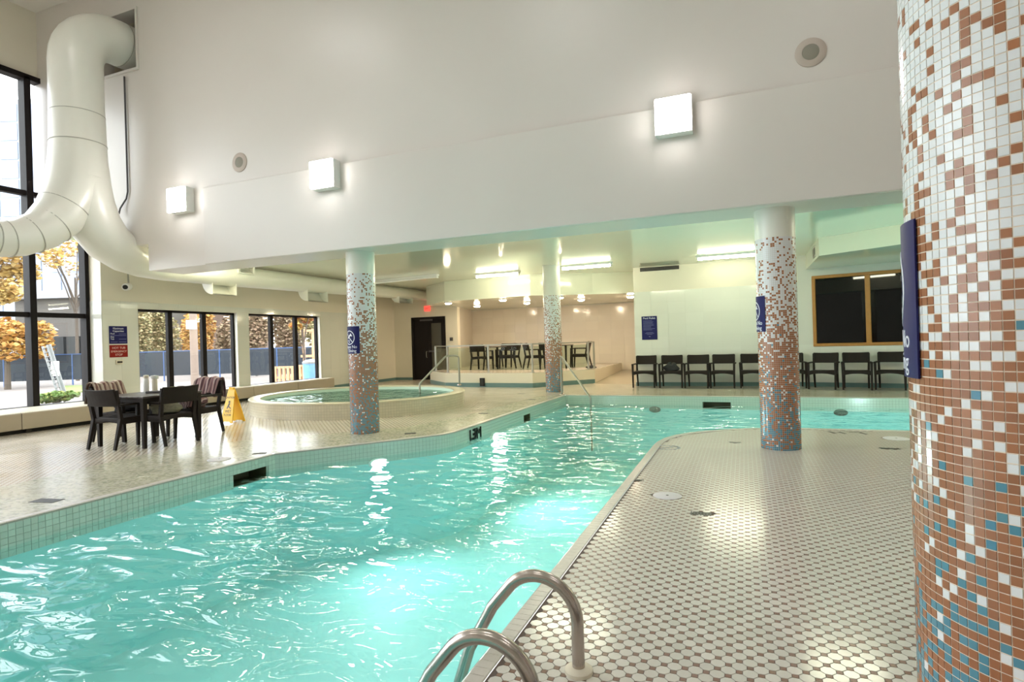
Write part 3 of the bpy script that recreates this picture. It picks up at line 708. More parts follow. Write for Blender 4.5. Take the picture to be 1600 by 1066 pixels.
# ------------------------------------------------------------------ lamps
def pack(x, label):
    t = thing('wall_light', label, 'light', (x, 6.80 if x > -8 else 6.85, 3.765), 0, 'square wall lights')
    MB().box(-.20, .20, -.15, 0, -.20, .20).build('housing', M['white'], t)
    bevel(MB().box(-.195, .195, -.19, -.15, -.195, .195).build('lens', M['e_pack'], t), .015, 2)
pack(-8.50, 'lit square wall light nearest the white duct on the beige wall')
pack(-5.52, 'lit square wall light on the beige wall above the hot tub column')
pack(-.66, 'lit square wall light on the beige wall above the island column')
def tube_fixture(p, lit, label, L=1.24, rz=0, lv=True):
    t = thing('fluorescent_light', label, 'light', p, rz, 'fluorescent ceiling lights' if lit else None)
    MB().box(-L/2, L/2, -.055, .055, -.05, 0).build('housing', M['white'], t)
    MB().sweep([(-L/2+.03, 0, -.075), (L/2-.03, 0, -.075)], .032, 12).build('tube', M['e_tube'] if lit else M['white'], t, True)
    for s in (-1, 1): MB().box(s*(L/2-.03)-.012, s*(L/2-.03)+.012, -.045, .045, -.11, -.04).build('end_cap', M['white'], t)
CZ = 3.15
for px_, py_, lab in ((777, 424.8, 'lit fluorescent ceiling light over the railed platform front'), (916, 411.5, 'lit fluorescent ceiling light right behind the far pool corner column'), (1134, 395.5, 'lit fluorescent ceiling light above the chairs nearest the island column')):
    p = gz(px_, py_, CZ); tube_fixture((p.x, p.y, CZ), True, lab, 1.30)
p = gz(630, 437, 3.07); tube_fixture((p.x, p.y, CZ-.003), False, 'unlit white tube light on the ceiling beside the hot tub column', 2.4, math.radians(-8))
for x, lab in ((-9.3, 'duct side of the hot tub'), (-8.0 + .3, 'hot tub front'), (-5.4, 'hot tub column'), (-2.6, 'pool between the two front columns'), (.9, 'island column'), (3.6, 'deck right of the island column')):
    tube_fixture((x, 8.45, CZ), True, 'added unseen fluorescent light behind the beige beam over the '+lab, 1.30)  # unseen fixtures added behind the beam to brighten the low area
tube_fixture((4.6, 9.9, CZ), True, 'added unseen fluorescent light over the right end of the pool', 1.30)  # one more unseen fixture, added for brightness
for x, y, lab in ((-7.5, 3.6, 'window deck'), (-7.5, -1.4, 'pool head by the window'), (-3.0, 2.6, 'open pool'), (-3.0, -2.0, 'pool head'), (1.6, 3.4, 'island'), (1.6, -1.6, 'near deck')):  # unseen lights added to brighten the high part of the hall
    t = thing('added_bay_light', 'added unseen ceiling light on the high ceiling above the '+lab, 'light', (x, y, 7.8), 0, 'added high ceiling lights')
    MB().box(-.75, .75, -.17, .17, -.10, 0).build('housing', M['white'], t); MB().box(-.72, .72, -.15, .15, -.125, -.10).build('lens', M['e_added_bay'], t)
for i, (x, y, lab) in enumerate(((-8.34, 15.62, 'front corner near the door'), (-6.54, 15.64, 'front edge over the left table'), (-4.88, 15.96, 'front edge behind the pool corner column'), (-8.35, 17.68, 'rear row nearest the door'), (-6.48, 17.51, 'rear row between the two tables'), (-4.66, 17.46, 'rear row over the right table'), (-3.1, 17.29, 'rear row nearest the Pool Rules wall'))):
    t = thing('ceiling_downlight', 'small round lit downlight in the platform soffit, '+lab, 'light', (x, y, 2.55), 0, 'soffit downlights')
    MB().lathe([(0, 0), (.12, 0), (.12, -.035), (.10, -.04)], n=24).build('rim', M['white'], t, True)
    MB().lathe([(.10, -.035), (.08, -.065), (.0, -.075)], n=24).build('lens', M['e_spot'], t, True)
t = thing('exit_sign', 'small red lit exit sign over the black door', 'sign', (-10.45, 18.0, 2.55))
MB().box(-.11, .11, -.06, 0, -.095, .095).build('case', M['e_exit'], t)
p = MB(); add_text(p, 'EXIT', 0, -.028, .085); p.xf(Matrix.Translation((0, -.061, 0)) @ Matrix.Rotation(math.pi/2, 4, 'X')).build('letters', M['red_sign'], t)

# ------------------------------------------------------------------ ducts
dt = thing('air_duct', 'large white forked air duct in front of the tall window', 'duct')
X = -10.0
tr = [(X, 7.6, 6.70), (X, 6.95, 6.70), (X, 6.78, 6.70)] + [(X, 6.78-.65*math.sin(a), 6.05+.65*math.cos(a)) for a in [math.pi/2*i/8 for i in range(1, 9)]] + [(X, 6.13, 5.4), (X, 6.13, 4.7), (X, 6.12, 4.15)]
MB().sweep(tr, [.375]*(len(tr)-2)+[.39, .42], 32).build('trunk', M['duct'], dt, True)
br = [(X, 6.12, 4.35), (X, 6.08, 4.1), (X, 5.98, 3.80), (X, 5.80, 3.48), (X, 5.55, 3.22), (X, 5.25, 3.06), (X, 4.95, 3.0), (X, 4.0, 3.0), (X, .5, 3.0)]
MB().sweep(br, [.41, .41, .385, .345, .30, .275, .265, .265, .265], 28).build('branch', M['duct'], dt, True)
bl = [(X, 6.13, 4.35), (X, 6.17, 4.05), (X, 6.24, 3.75), (X, 6.36, 3.45), (X, 6.56, 3.20), (X-.02, 6.86, 3.03), (X-.06, 7.2, 2.93), (X-.15, 7.7, 2.885), (X-.22, 8.2, 2.89)]
MB().sweep(bl, [.41, .405, .395, .385, .365, .33, .28, .245, .235], 28).build('branch', M['duct'], dt, True)
hd_ = [(X-.22, 8.0, 2.89), (X-.28, 9.5, 2.90), (X-.3, 12, 2.92), (X-.3, 15, 2.95), (X-.28, 17.99, 2.975)]
MB().sweep(hd_, [.235, .23, .215, .185, .165], 28).build('header', M['duct'], dt, True)
def seam(p, d, r):
    o = MB().lathe([(r-.012, -.006), (r+.006, -.006), (r+.006, .006), (r-.012, .006)], n=32).build('seam', M['duct_dark'], dt, True)
    o.location = p; o.rotation_euler = Vector(d).to_track_quat('Z', 'Y').to_euler()
seam((X, 6.13, 5.2), (0, 0, 1), .377); seam((X, 6.13, 4.72), (0, 0, 1), .391); seam((X, 6.86, 6.7), (0, 1, 0), .377)
seam((X, 5.89, 3.63), (0, -.5, -.86), .362); seam((X, 5.68, 3.34), (0, -.70, -.71), .32); seam((X, 5.40, 3.13), (0, -.88, -.47), .286); seam((X, 5.10, 3.025), (0, -.98, -.2), .269)
for k in range(5): seam((X, 4.93-.055*k, 3.0), (0, 1, 0), .266)
def scoop(y0, y1, x, zt, zb):
    o = MB(); n_ = 8; vs = []
    for i in range(n_+1):
        a = i/n_; xx = x+.30*(1-math.cos(a*math.pi/2))*1.0-.16; zz = zt-(zt-zb)*math.sin(a*math.pi/2)
        for y in (y0, y1):
            vs += [(xx, y, zz), (xx+.02, y, zz+.012)]
    fs = []
    for i in range(n_):
        q = i*4; r_ = q+4; fs += [(q, q+2, r_+2, r_), (q+1, r_+1, r_+3, q+3), (q, r_, r_+1, q+1), (q+2, q+3, r_+3, r_+2)]
    o.add(vs, fs)
    for y in (y0, y1):  # cheeks
        vs = [(x-.16, y, zt)]+[(x+.30*(1-math.cos(i/n_*math.pi/2))-.16, y, zt-(zt-zb)*math.sin(i/n_*math.pi/2)) for i in range(n_+1)]+[(x+.14, y, zt)]
        s_ = .008; m_ = len(vs); o.add([(v[0], v[1]-s_, v[2]) for v in vs]+[(v[0], v[1]+s_, v[2]) for v in vs], [list(range(m_)), list(range(m_, 2*m_))[::-1]]+[(i, (i+1) % m_, (i+1) % m_+m_, i+m_) for i in range(m_)])
    o.build('outlet_scoop', M['duct'], dt, True)
scoop(8.75, 9.35, -10.28, 2.74, 2.45); scoop(11.55, 12.3, -10.28, 2.75, 2.46); scoop(15.7, 16.5, -10.27, 2.83, 2.63)
g_ = MB().box(-10.36, -10.0, 9.30, 9.34, 2.93, 3.12).box(-10.36, -10.0, 9.70, 9.74, 2.93, 3.12).box(-10.36, -10.0, 9.34, 9.70, 2.93, 2.955).box(-10.36, -10.0, 9.34, 9.70, 3.095, 3.12).build('grille_box', M['duct'], dt)
for k in range(6): MB().box(-10.04, -10.02, 9.34, 9.70, 2.965+k*.022, 2.971+k*.022).build('slat', M['duct_dark'], g_)
MB().box(-10.2, -10.18, 9.34, 9.70, 2.955, 3.095).build('grille_back', M['recess'], g_)
# wall conduit, speakers, camera, vents
tag(MB().sweep([(-9.86, 6.83, 6.1), (-9.86, 6.83, 4.1), (-9.90, 6.83, 3.98), (-10.02, 6.80, 3.82), (-10.03, 6.78, 3.72)], .014, 8).build('wall_conduit', M['dark_grey'], None, True), 'thin dark conduit running down the beige wall beside the duct', 'pipe')
for x, z, lab in ((-7.28, 4.24, 'round beige speaker in the wall between the duct and the first two lights'), (.74, 4.25, 'round beige speaker in the wall high above the island column')):
    t = thing('wall_speaker', lab, 'speaker', (x, 6.85, z)); R_ = Matrix.Rotation(math.pi/2, 4, 'X')
    MB().lathe([(.0, .0), (.152, 0), (.152, .008), (.14, .014), (.085, .016), (.08, .008)], n=36).xf(R_).build('flange', mat('speaker_beige', (.50, .42, .36), .5), t, True)
    MB().lathe([(.083, .012), (.06, .017), (0, .019)], n=30).xf(R_).build('cone_grille', mat('speaker_grille', (.26, .24, .19), .6), t, True)
t = thing('security_camera', 'small white security camera on a stem on the pier', 'camera', (-11.80, 8.10, 2.62))
MB().sweep([(-.04, 0, .50), (.03, 0, .44), (.05, 0, .10)], .016, 8).build('stem', M['alu'], t, True)
MB().sweep([(.02, .02, .05), (.10, -.10, .02)], .075, 16).build('body', M['white'], t, True); MB().sweep([(.10, -.10, .02), (.115, -.123, .017)], .045, 14).build('lens', M['recess'], t, True)
t = thing('air_vent', 'long dark slotted vent at the top of the tiled wall above Pool Rules', 'vent', (-2.0, 15.492, 3.085))
MB().box(-.50, .50, -.012, 0, -.05, .05).build('frame', M['drain'], t)
for k in range(4): MB().box(-.48, -.01, -.018, -.010, -.035+k*.02, -.028+k*.02).build('slat', M['dark_grey'], t); MB().box(.01, .48, -.018, -.010, -.035+k*.02, -.028+k*.02).build('slat', M['dark_grey'], t)
t = thing('air_vent', 'small grey vent on the end face of the dropped soffit by the oak window', 'vent', (1.43, 13.6, 2.97))
MB().box(-.012, 0, -.22, .22, -.11, .11).build('frame', M['alu'], t)
for k in range(6): MB().box(-.02, -.01, -.19, .19, -.085+k*.03, -.075+k*.03).build('slat', M['dark_grey'], t)
t = thing('door_reader', 'small dark card reader on the wall between the door and the platform', 'reader', (-9.52, 17.99, 1.43)); MB().box(-.05, .05, -.04, .01, -.06, .06).build('case', M['drain'], t); MB().box(-.03, .03, -.046, -.04, .01, .045).build('face', M['dark_grey'], t)

# ------------------------------------------------------------------ heaters
def heater(x0, x1, ya, yb, label, seg):
    t = thing('baseboard_heater', label, 'heater', (0, 0, 0)); k = max(1, round((yb-ya)/seg)); w = (yb-ya)/k
    for i in range(k):
        bevel(MB().box(x0, x1, ya+i*w+.003, ya+(i+1)*w-.003, .07, .345).build('casing', M['heater'], t), .012, 2)
        MB().box(x0+.1, x1-.08, ya+i*w+.1, ya+i*w+.18, 0, .07).build('foot', M['drain'], t)
    b_ = MB(); n_ = int((yb-ya)/.035)
    for i in range(n_): b_.box(x0+.03, x1-.02, ya+.01+i*.035, ya+.028+i*.035, .345, .353)
    stuff(b_.build('top_grille', M['cream'], t)); MB().box(x0+.15, x1-.12, ya, yb, .0, .07).build('gap_shade', M['recess'], t)  # near-black box stands in for the shade in the gap below the casing
heater(-12.28, -11.15, -2.3, 7.45, 'long tan heater cabinet under the tall window', 1.5)
heater(-11.85, -11.55, 8.0, 14.2, 'long tan heater cabinet under the two three-pane windows', 1.55)

# ------------------------------------------------------------------ hot tub
ht = thing('hot_tub', 'raised round cream-tiled hot tub behind the mosaic column', 'hot tub', (TUBC[0], TUBC[1], 0))
def tubring(name, prof, m, uv=False, n=96):
    b_ = MB()
    k = len(prof); vs = []
    for off, z in prof:
        for j in range(n):
            a = 2*math.pi*j/n; vs.append(((TUBRX+off)*math.cos(a), (TUBRY+off)*math.sin(a), z))
    fs = [(i*n+j, i*n+(j+1) % n, (i+1)*n+(j+1) % n, (i+1)*n+j) for i in range(k-1) for j in range(n)]
    b_.add(vs, fs); o = b_.build(name, m, ht, True)
    if uv:
        l = o.data.uv_layers.new(name='UVMap')
        for p in o.data.polygons:
            js = [v % n for v in p.vertices]; wrap = max(js)-min(js) > n/2
            for li, v in zip(p.loop_indices, p.vertices):
                j = v % n; j = j+n if (wrap and j < n/2) else j; l.data[li].uv = (j/n*13.5, o.data.vertices[v].co.z+1)
    return o
tubring('outer_wall', [(0, 0), (0, TUBZ-.02), (.0, TUBZ-.012)], M['tub_tile'], True)
tubring('rim', [(.0, TUBZ-.02), (.015, TUBZ-.012), (.012, TUBZ+.004), (0, TUBZ+.01), (-.20, TUBZ+.01), (-.215, TUBZ+.004), (-.215, TUBZ-.03)], M['tub'])
tubring('inner_wall', [(-.215, TUBZ-.02), (-.22, .02), (-.55, .015), (-.56, -.45)], varied('tub_plaster', (.62, .74, .66), (.56, .69, .62), 2, .5))
MB().lathe([(1.0, 0), (0, 0)], (0, 0, -.44), 64, sx=TUBRX-.5, sy=TUBRY-.5).build('bottom', M['plaster'], ht)
tw = MB().lathe([(1.0, 0), (0, 0)], (TUBC[0], TUBC[1], .21), 72, sx=TUBRX-.215, sy=TUBRY-.215).build('tub_water', M['tub_water'])
tag(tw, 'clear greenish water in the round hot tub', 'water'); stuff(tw)
o = MB().lathe([(0, 0), (.03, 0), (.03, .02), (0, .025)], n=16).build('nozzle', M['recess'], ht, True); a = -math.pi*.46; o.location = (TUBRX*.98*math.cos(-.99), TUBRY*.98*math.sin(-.99), .22); o.rotation_euler = (math.pi/2, 0, math.pi*.22)
pool_lamp((-7.3, 8.36, .08), (0, 1, -.05), 'added unseen lamp under water inside the hot tub', 45)  # unseen lamp added to lighten the tub water
t = thing('hand_rail', 'slanting steel hand rail standing in the hot tub', 'rail')
pA = gz(718, 601, .30); pB = gz(656, 612, .21)
top = Vector((pA.x, pA.y, .99))
d_ = Vector((pB.x-pA.x, pB.y-pA.y, 0)); path = [(pA.x, pA.y, TUBZ), (pA.x, pA.y, .93), pA+d_*.02+Vector((0, 0, .68)), pA+d_*.10+Vector((0, 0, .70)), pA+d_*.30+Vector((0, 0, .70)), pA+d_*.36+Vector((0, 0, .67)), Vector((pB.x, pB.y, .40)), Vector((pB.x, pB.y, .32)), Vector((pB.x, pB.y, .03))]
MB().sweep(path, .022, 12).build('tube', M['alu'], t, True); MB().lathe([(.0, 0), (.055, 0), (.05, .02), (.02, .03)], (pA.x, pA.y, TUBZ+.01), 18).build('flange', M['steel'], t, True)

# ------------------------------------------------------------------ pool ladder and far rail
def ladder_rail(t, y):
    p = [(-.63, y, .0), (-.63, y, .16)] + arc((-.79, y, .20), .16, 0, math.pi*.80, 14, 'xz')
    q = p[-1]; p += [(-.99, y, .21), (-1.10, y, .02), (-1.17, y, -.18), (-1.20, y, -.40), (-1.20, y, -1.2)]
    MB().sweep(p, .0245, 20).build('rail', M['steel'], t, True)
    MB().lathe([(.0, .004), (.055, .004), (.055, .018), (.045, .026), (.024, .028), (.022, .04)], (-.63, y, 0), 28).build('flange', M['cream'], t, True)
lad = thing('pool_ladder', 'curved stainless steel pool ladder at the near pool edge', 'ladder')
for y in (2.16, 1.66): ladder_rail(lad, y)
for k in range(3): MB().box(-1.25, -1.16, 1.66, 2.16, -.45-.27*k, -.43-.27*k).build('step', M['steel'], lad)
MB().sweep([(-1.0, 1.62, .02), (-1.03, 1.62, .16), (-1.10, 1.62, .16), (-1.13, 1.62, .02), (-1.14, 1.62, -.25)], .013, 10).build('brace', M['steel'], lad, True)
t = thing('hand_rail', 'slanting steel hand rail stepping into the far pool corner', 'rail')
pT = Vector((-4.02, 13.05, .86)); pE = Vector((-3.20, 12.55, -.02))
MB().sweep([(pT.x, pT.y, 0), (pT.x, pT.y, .80), pT+Vector((.02, -.012, .04)), pT+Vector((.06, -.036, 0)), pE+Vector((-.03, .02, .03)), pE, (pE.x, pE.y, -.12), (pE.x, pE.y, -1.2)], .022, 12).build('tube', M['alu'], t, True)
MB().lathe([(0, .002), (.055, .002), (.05, .02), (.02, .03)], (pT.x, pT.y, 0), 18).build('flange', M['steel'], t, True)

# ------------------------------------------------------------------ deck fittings
for (x, y, r), lab in zip(LIDS+[(-5.80, 5.02, .13)], ('round white skimmer lid set in the island tiles', 'round white lid in the island tiles behind the column', 'round white skimmer lid on the mosaic border by the pool')):
    t = thing('skimmer_lid', lab, 'lid', (x, y, 0)); MB().lathe([(0, 0), (r, 0), (r, .006), (r-.008, .009), (0, .009)], n=40).build('cover', mat('lid_plastic', (.66, .64, .68), .4), t, True)
    MB().lathe([(.0, .009), (.012, .009), (.01, .0105), (0, .0105)], n=12).build('finger_hole', M['drain'], t)
for (x, y, w, d, a), lab in zip(DRAINS+[(-5.80, 3.2, .26, .12, .2), (-5.60, 5.44, .16, .10, .6), (-4.53, 7.2, .16, .10, .5), (-4.42, 9.5, .16, .10, .2), (-4.35, 11.9, .16, .10, .1), (-5.1, 13.2, .16, .10, .1)],
        ('dark slotted floor drain in front of the white island lid', 'dark floor drain at the island edge beside the pool', 'dark slotted floor drain near the island column', 'dark floor drain beside the thick column', 'dark floor drain on the border by the straight pool edge',
         'dark floor drain at the pool bend by the skimmer', 'dark floor drain at the foot of the hot tub column', 'dark floor drain between the hot tub and the depth marking', 'dark floor drain on the border towards the far column', 'dark floor drain in front of the platform')):
    t = thing('floor_drain', lab, 'drain', (x, y, 0), a, 'floor drains'); MB().box(-w/2, w/2, -d/2, d/2, .001, .004).build('frame', M['drain'], t)
    for k in range(7): MB().box(-w/2+.008+k*w/7, -w/2+.018+k*w/7, -d/2+.008, d/2-.008, .004, .0055).build('slat', M['dark_grey'], t)
b = MB()
for cx, cy, sx, sy, a in ((1.02, 8.36, .035, .16, .35), (1.13, 8.36, .035, .16, .35), (1.36, 8.36, .035, .17, .35), (1.29, 8.43, .14, .03, 0)):
    b.box(-sx/2, sx/2, -sy/2, sy/2, .003, .0055, 0, Matrix.Translation((cx, cy, 0)) @ Matrix.Rotation(a, 4, 'Z'))
tag(b.build('floor_marking', M['drain']), 'dark inlaid depth characters on the island edge behind the column', 'marking')
b = MB(); rr = random.Random(5); c_ = gz(1043, 699)
for k in range(16):
    a = 2*math.pi*k/16; b.box(-.018, .018, -.018, .018, .003, .0055, 0, Matrix.Translation((c_.x+.13*math.cos(a), c_.y+.13*math.sin(a), 0)))
for k in range(-2, 3): b.box(-.018, .018, -.018, .018, .003, .0055, 0, Matrix.Translation((c_.x+.04*k, c_.y+.04*k, 0)))
tag(b.build('floor_marking', M['tower']), 'blue-grey ringed no diving mark in the island tiles at the pool bend', 'marking')

# ------------------------------------------------------------------ chairs
def make_chair(label, cat='chair', group=None):
    """faces -Y; origin on the floor at the centre"""
    t = thing('wicker_armchair', label, cat, (0, 0, 0), 0, group)
    s = MB(); n_ = 8; vs = []
    # seat with arched apron at the front
    for i in range(n_+1):
        x = -.25+.5*i/n_; ar = .035*(1-((x)/.25)**2)
        for y in (-.27, .22): vs += [(x, y, .335+ar), (x, y, .425 if y > 0 else .43)]
    fs = []
    for i in range(n_):
        q = i*4; r_ = q+4; fs += [(q, r_, r_+1, q+1), (q+2, q+3, r_+3, r_+2), (q+1, r_+1, r_+3, q+3), (q, q+2, r_+2, r_)]
    fs += [(0, 1, 3, 2), (n_*4, n_*4+2, n_*4+3, n_*4+1)]
    bevel(s.add(vs, fs).build('seat', M['wicker'], t), .012, 2)
    # backrest: slightly bowed slab
    s = MB(); vs = []
    for i in range(n_+1):
        x = -.255+.51*i/n_; bow = .03*(1-(x/.255)**2)
        for z, y in ((.585, .225), (.81+.008*(x/.25)**2, .29)): vs += [(x*(1+.04*(z-.6)), y+bow, z), (x*(1+.04*(z-.6)), y+bow+.032, z)]
    fs = []
    for i in range(n_):
        q = i*4; r_ = q+4; fs += [(q, q+2, r_+2, r_), (q+1, r_+1, r_+3, q+3), (q, r_, r_+1, q+1), (q+2, q+3, r_+3, r_+2)]
    fs += [(0, 1, 3, 2), (n_*4, n_*4+2, n_*4+3, n_*4+1)]
    bevel(s.add(vs, fs).build('backrest', M['wicker'], t), .008, 2)
    for sx in (-1, 1):
        l = MB().taper((sx*.265, -.265, .012), (sx*.272, -.235, .60), .034, .05).build('leg', M['wicker'], t); MB().box(sx*.265-.017, sx*.265+.017, -.283, -.249, 0, .014).build('foot_cap', M['alu'], l)
        l = MB().taper((sx*.235, .30, .012), (sx*.235, .205, .42), .032, .046).taper((sx*.235, .205, .40), (sx*.25, .275, .80), .046, .034).build('leg', M['wicker'], t); MB().box(sx*.235-.016, sx*.235+.016, .285, .317, 0, .014).build('foot_cap', M['alu'], l)
        bevel(MB().bar((sx*.275, -.265, .605), (sx*.268, .25, .60), .052, .03).build('armrest', M['wicker'], t), .008, 2)
    return t
def place(t, x, y, rz, z=0): t.location = (x, y, z); t.rotation_euler = (0, 0, rz); return t
proto = make_chair('dark wicker armchair in the wall row, first from the platform ramp', 'chair', 'armchairs along the tiled wall')
row = [((988, 1024, 606), 0, 'first from the platform ramp'), ((1029, 1067, 606.5), .03, 'second from the ramp, dark bag on seat'), ((1071, 1107, 607), -.04, 'third from the platform ramp, beside the bag chair'), ((1112, 1148, 607), -.05, 'fourth from the platform ramp'),
       ((1158, 1196, 607), 0, 'fifth from the ramp, half behind the mosaic column'), ((1222, 1258, 607), 0, 'sixth from the ramp, mostly behind the mosaic column'), ((1269, 1312, 609), -.05, 'seventh from the ramp, below the oak window corner'), ((1322, 1364, 610), .10, 'eighth from the ramp, turned under the oak window'), ((1376, 1420, 610), -.04, 'ninth from the ramp, beside the thick column sign')]
first = True; wallrow = []
for (a, c, fy), rz, lab in row:
    p = gz((a+c)/2, fy, 0); t = proto if first else copy_tree(proto); first = False
    base = 0
    if p.x > 1.3: base = ang
    y = min(p.y+.27, (15.5-.42) if p.x < 1.25 else (15.5-(p.x-1.25)*math.tan(-ang)-.42))
    place(t, p.x, y, base+rz); t['label'] = 'dark wicker armchair in the wall row, '+lab; wallrow.append(t)
def blob(name, m, parent, rx, ry, rz_, seed, loc=(0, 0, 0)):
    r_ = random.Random(seed); b_ = MB(); N_, K = 18, 10; vs = []
    for i in range(K+1):
        th = math.pi*i/K
        for j in range(N_):
            ph = 2*math.pi*j/N_; f = 1+.18*math.sin(3*ph+seed)+.14*math.sin(5*th+2*ph)+.06*r_.random()
            z = math.cos(th)*rz_; z = max(z, -rz_*.55)
            vs.append((rx*f*math.sin(th)*math.cos(ph), ry*f*math.sin(th)*math.sin(ph), z*(f if z > 0 else 1)))
    fs = [(i*N_+j, (i+1)*N_+j, (i+1)*N_+(j+1) % N_, i*N_+(j+1) % N_) for i in range(K) for j in range(N_)]
    o = b_.add(vs, fs).build(name, m, parent, True); o.location = loc; return o
c2 = wallrow[1].location
tag(blob('dark_bag', M['dark_cloth'], None, .17, .12, .12, 3, (c2.x+.0, c2.y-.02, .495)), 'crumpled dark bag lying on the second wall chair', 'bag')
# seating group by the window
TX, TY = -7.96, 5.75
t = thing('dining_table', 'dark brown square slatted table by the tall window', 'table', (TX, TY, 0), math.radians(2))
for k in range(9): bevel(MB().box(-.47+k*.1055, -.47+k*.1055+.098, -.47, .47, .675, .70).build('slat', M['table'], t), .004, 1)
MB().box(-.45, .45, -.45, -.42, .62, .675).box(-.45, .45, .42, .45, .62, .675).box(-.45, -.42, -.42, .42, .62, .675).box(.42, .45, -.42, .42, .62, .675).build('apron', M['wicker'], t)
for sx in (-1, 1):
    for sy in (-1, 1): MB().taper((sx*.43, sy*.43, 0), (sx*.43, sy*.43, .675), .042, .062).build('leg', M['wicker'], t)
def chair_at(x, y, rz, lab, group, z=0):
    c = copy_tree(proto); place(c, x, y, rz, z); c['label'] = lab; c['group'] = group; return c
G1 = 'armchairs at the window table'
chair_at(-8.0, 5.36, math.pi+.10, 'dark wicker armchair at the window table, empty, its back to the pool side', G1)
chair_at(-7.56, 5.72, -math.pi/2-.08, 'dark wicker armchair at the window table with a patterned cloth on its seat', G1)
chC = chair_at(-7.88, 6.42, .12, 'dark wicker armchair at the window table with a rose striped towel over its back', G1)
chD = chair_at(-8.62, 5.80, math.pi/2+.20, 'dark wicker armchair at the window table with a brown striped towel over its back', G1)
def towel_on(ch, m, lab, w, seed):
    r_ = random.Random(seed); b_ = MB(); n1, n2 = 14, 16; vs = []
    prof_ = [(.17, .62), (.195, .68), (.222, .76), (.24, .82), (.265, .855), (.31, .865), (.36, .845), (.385, .78), (.395, .70), (.40, .62), (.405, .55)]
    K = len(prof_)
    for side in (0, 1):
        for i, (y, z) in enumerate(prof_):
            for j in range(n2+1):
                x = -w/2+w*j/n2; wob = .012*math.sin(j*1.3+i*.5+seed)+.008*math.sin(j*2.7-i)
                vs.append((x, y+wob+(.0 if side else .008)*(1 if i > 4 else -1), z+.012*math.sin(j*.9+seed)+(0 if side else .008)))
    q = n2+1; fs = []
    for side in (0, 1):
        o_ = side*K*q
        for i in range(K-1):
            for j in range(n2):
                f = (o_+i*q+j, o_+i*q+j+1, o_+(i+1)*q+j+1, o_+(i+1)*q+j); fs.append(f if side else f[::-1])
    o = b_.add(vs, fs).build('striped_towel', m, None, True); o.location = ch.location; o.rotation_euler = ch.rotation_euler
    return tag(o, lab, 'towel')
towel_on(chD, M['towel_a'], 'brown and cream striped towel draped over a window table chair back', .50, 1)
towel_on(chC, M['towel_b'], 'rose and brown striped towel draped over a chair back beside the wet floor sign', .44, 4)
tag(blob('crumpled_cloth', M['print_cloth'], None, .20, .17, .11, 8, (-7.62, 5.76, .49)), 'patterned green cloth heaped on a chair seat at the window table', 'cloth')
tag(blob('crumpled_cloth', M['towel_b'], None, .20, .15, .12, 11, (-7.88, 6.38, .495)), 'rose patterned cloth heaped on the towel-backed chair seat', 'cloth')
tag(blob('dark_clothes', M['dark_cloth'], None, .20, .17, .10, 6, (-8.58, 5.85, .485)), 'dark clothes heaped on the chair seat below the brown striped towel', 'clothes')
t = thing('drink_bottle', 'white tall drink bottle with cap on the window table', 'bottle', (-8.24, 5.90, .70)); MB().lathe([(0, 0), (.036, 0), (.038, .01), (.038, .19), (.03, .215)], n=20).build('body', M['white'], t, True); MB().lathe([(.032, .21), (.034, .215), (.034, .255), (0, .26)], n=20).build('cap', M['cream'], t, True)
t = thing('drink_bottle', 'second white drink bottle beside the first, with a wide pale cap', 'bottle', (-8.14, 5.96, .70)); MB().lathe([(0, 0), (.034, 0), (.036, .01), (.036, .18), (.028, .20)], n=20).build('body', M['cream'], t, True); MB().lathe([(.05, .198), (.052, .205), (.052, .245), (0, .25)], n=20).build('cap', M['white'], t, True)
tag(MB().lathe([(0, 0), (.05, 0), (.055, .06), (.05, .075), (.04, .075), (.04, .02), (0, .02)], (-7.80, 6.0, .70), 18).build('snack_tub', mat('yellow_green', (.45, .46, .08), .5), None, True), 'small yellow-green tub on the window table', 'tub')
tag(MB().lathe([(0, 0), (.045, 0), (.05, .085), (.045, .085), (.04, .01), (0, .01)], (-7.70, 6.04, .70), 18).build('cup', varied('brown_pot', (.16, .12, .09), (.10, .08, .06), 20, .6), None, True), 'small brown cup beside the yellow-green tub', 'cup')
tag(bevel(MB().box(-.11, .11, -.08, .08, 0, .03).xf(Matrix.Translation((-7.98, 5.86, .70)) @ Matrix.Rotation(.4, 4, 'Z')).build('closed_case', M['dark_grey'], None), .01, 2), 'flat dark case lying on the window table', 'case')
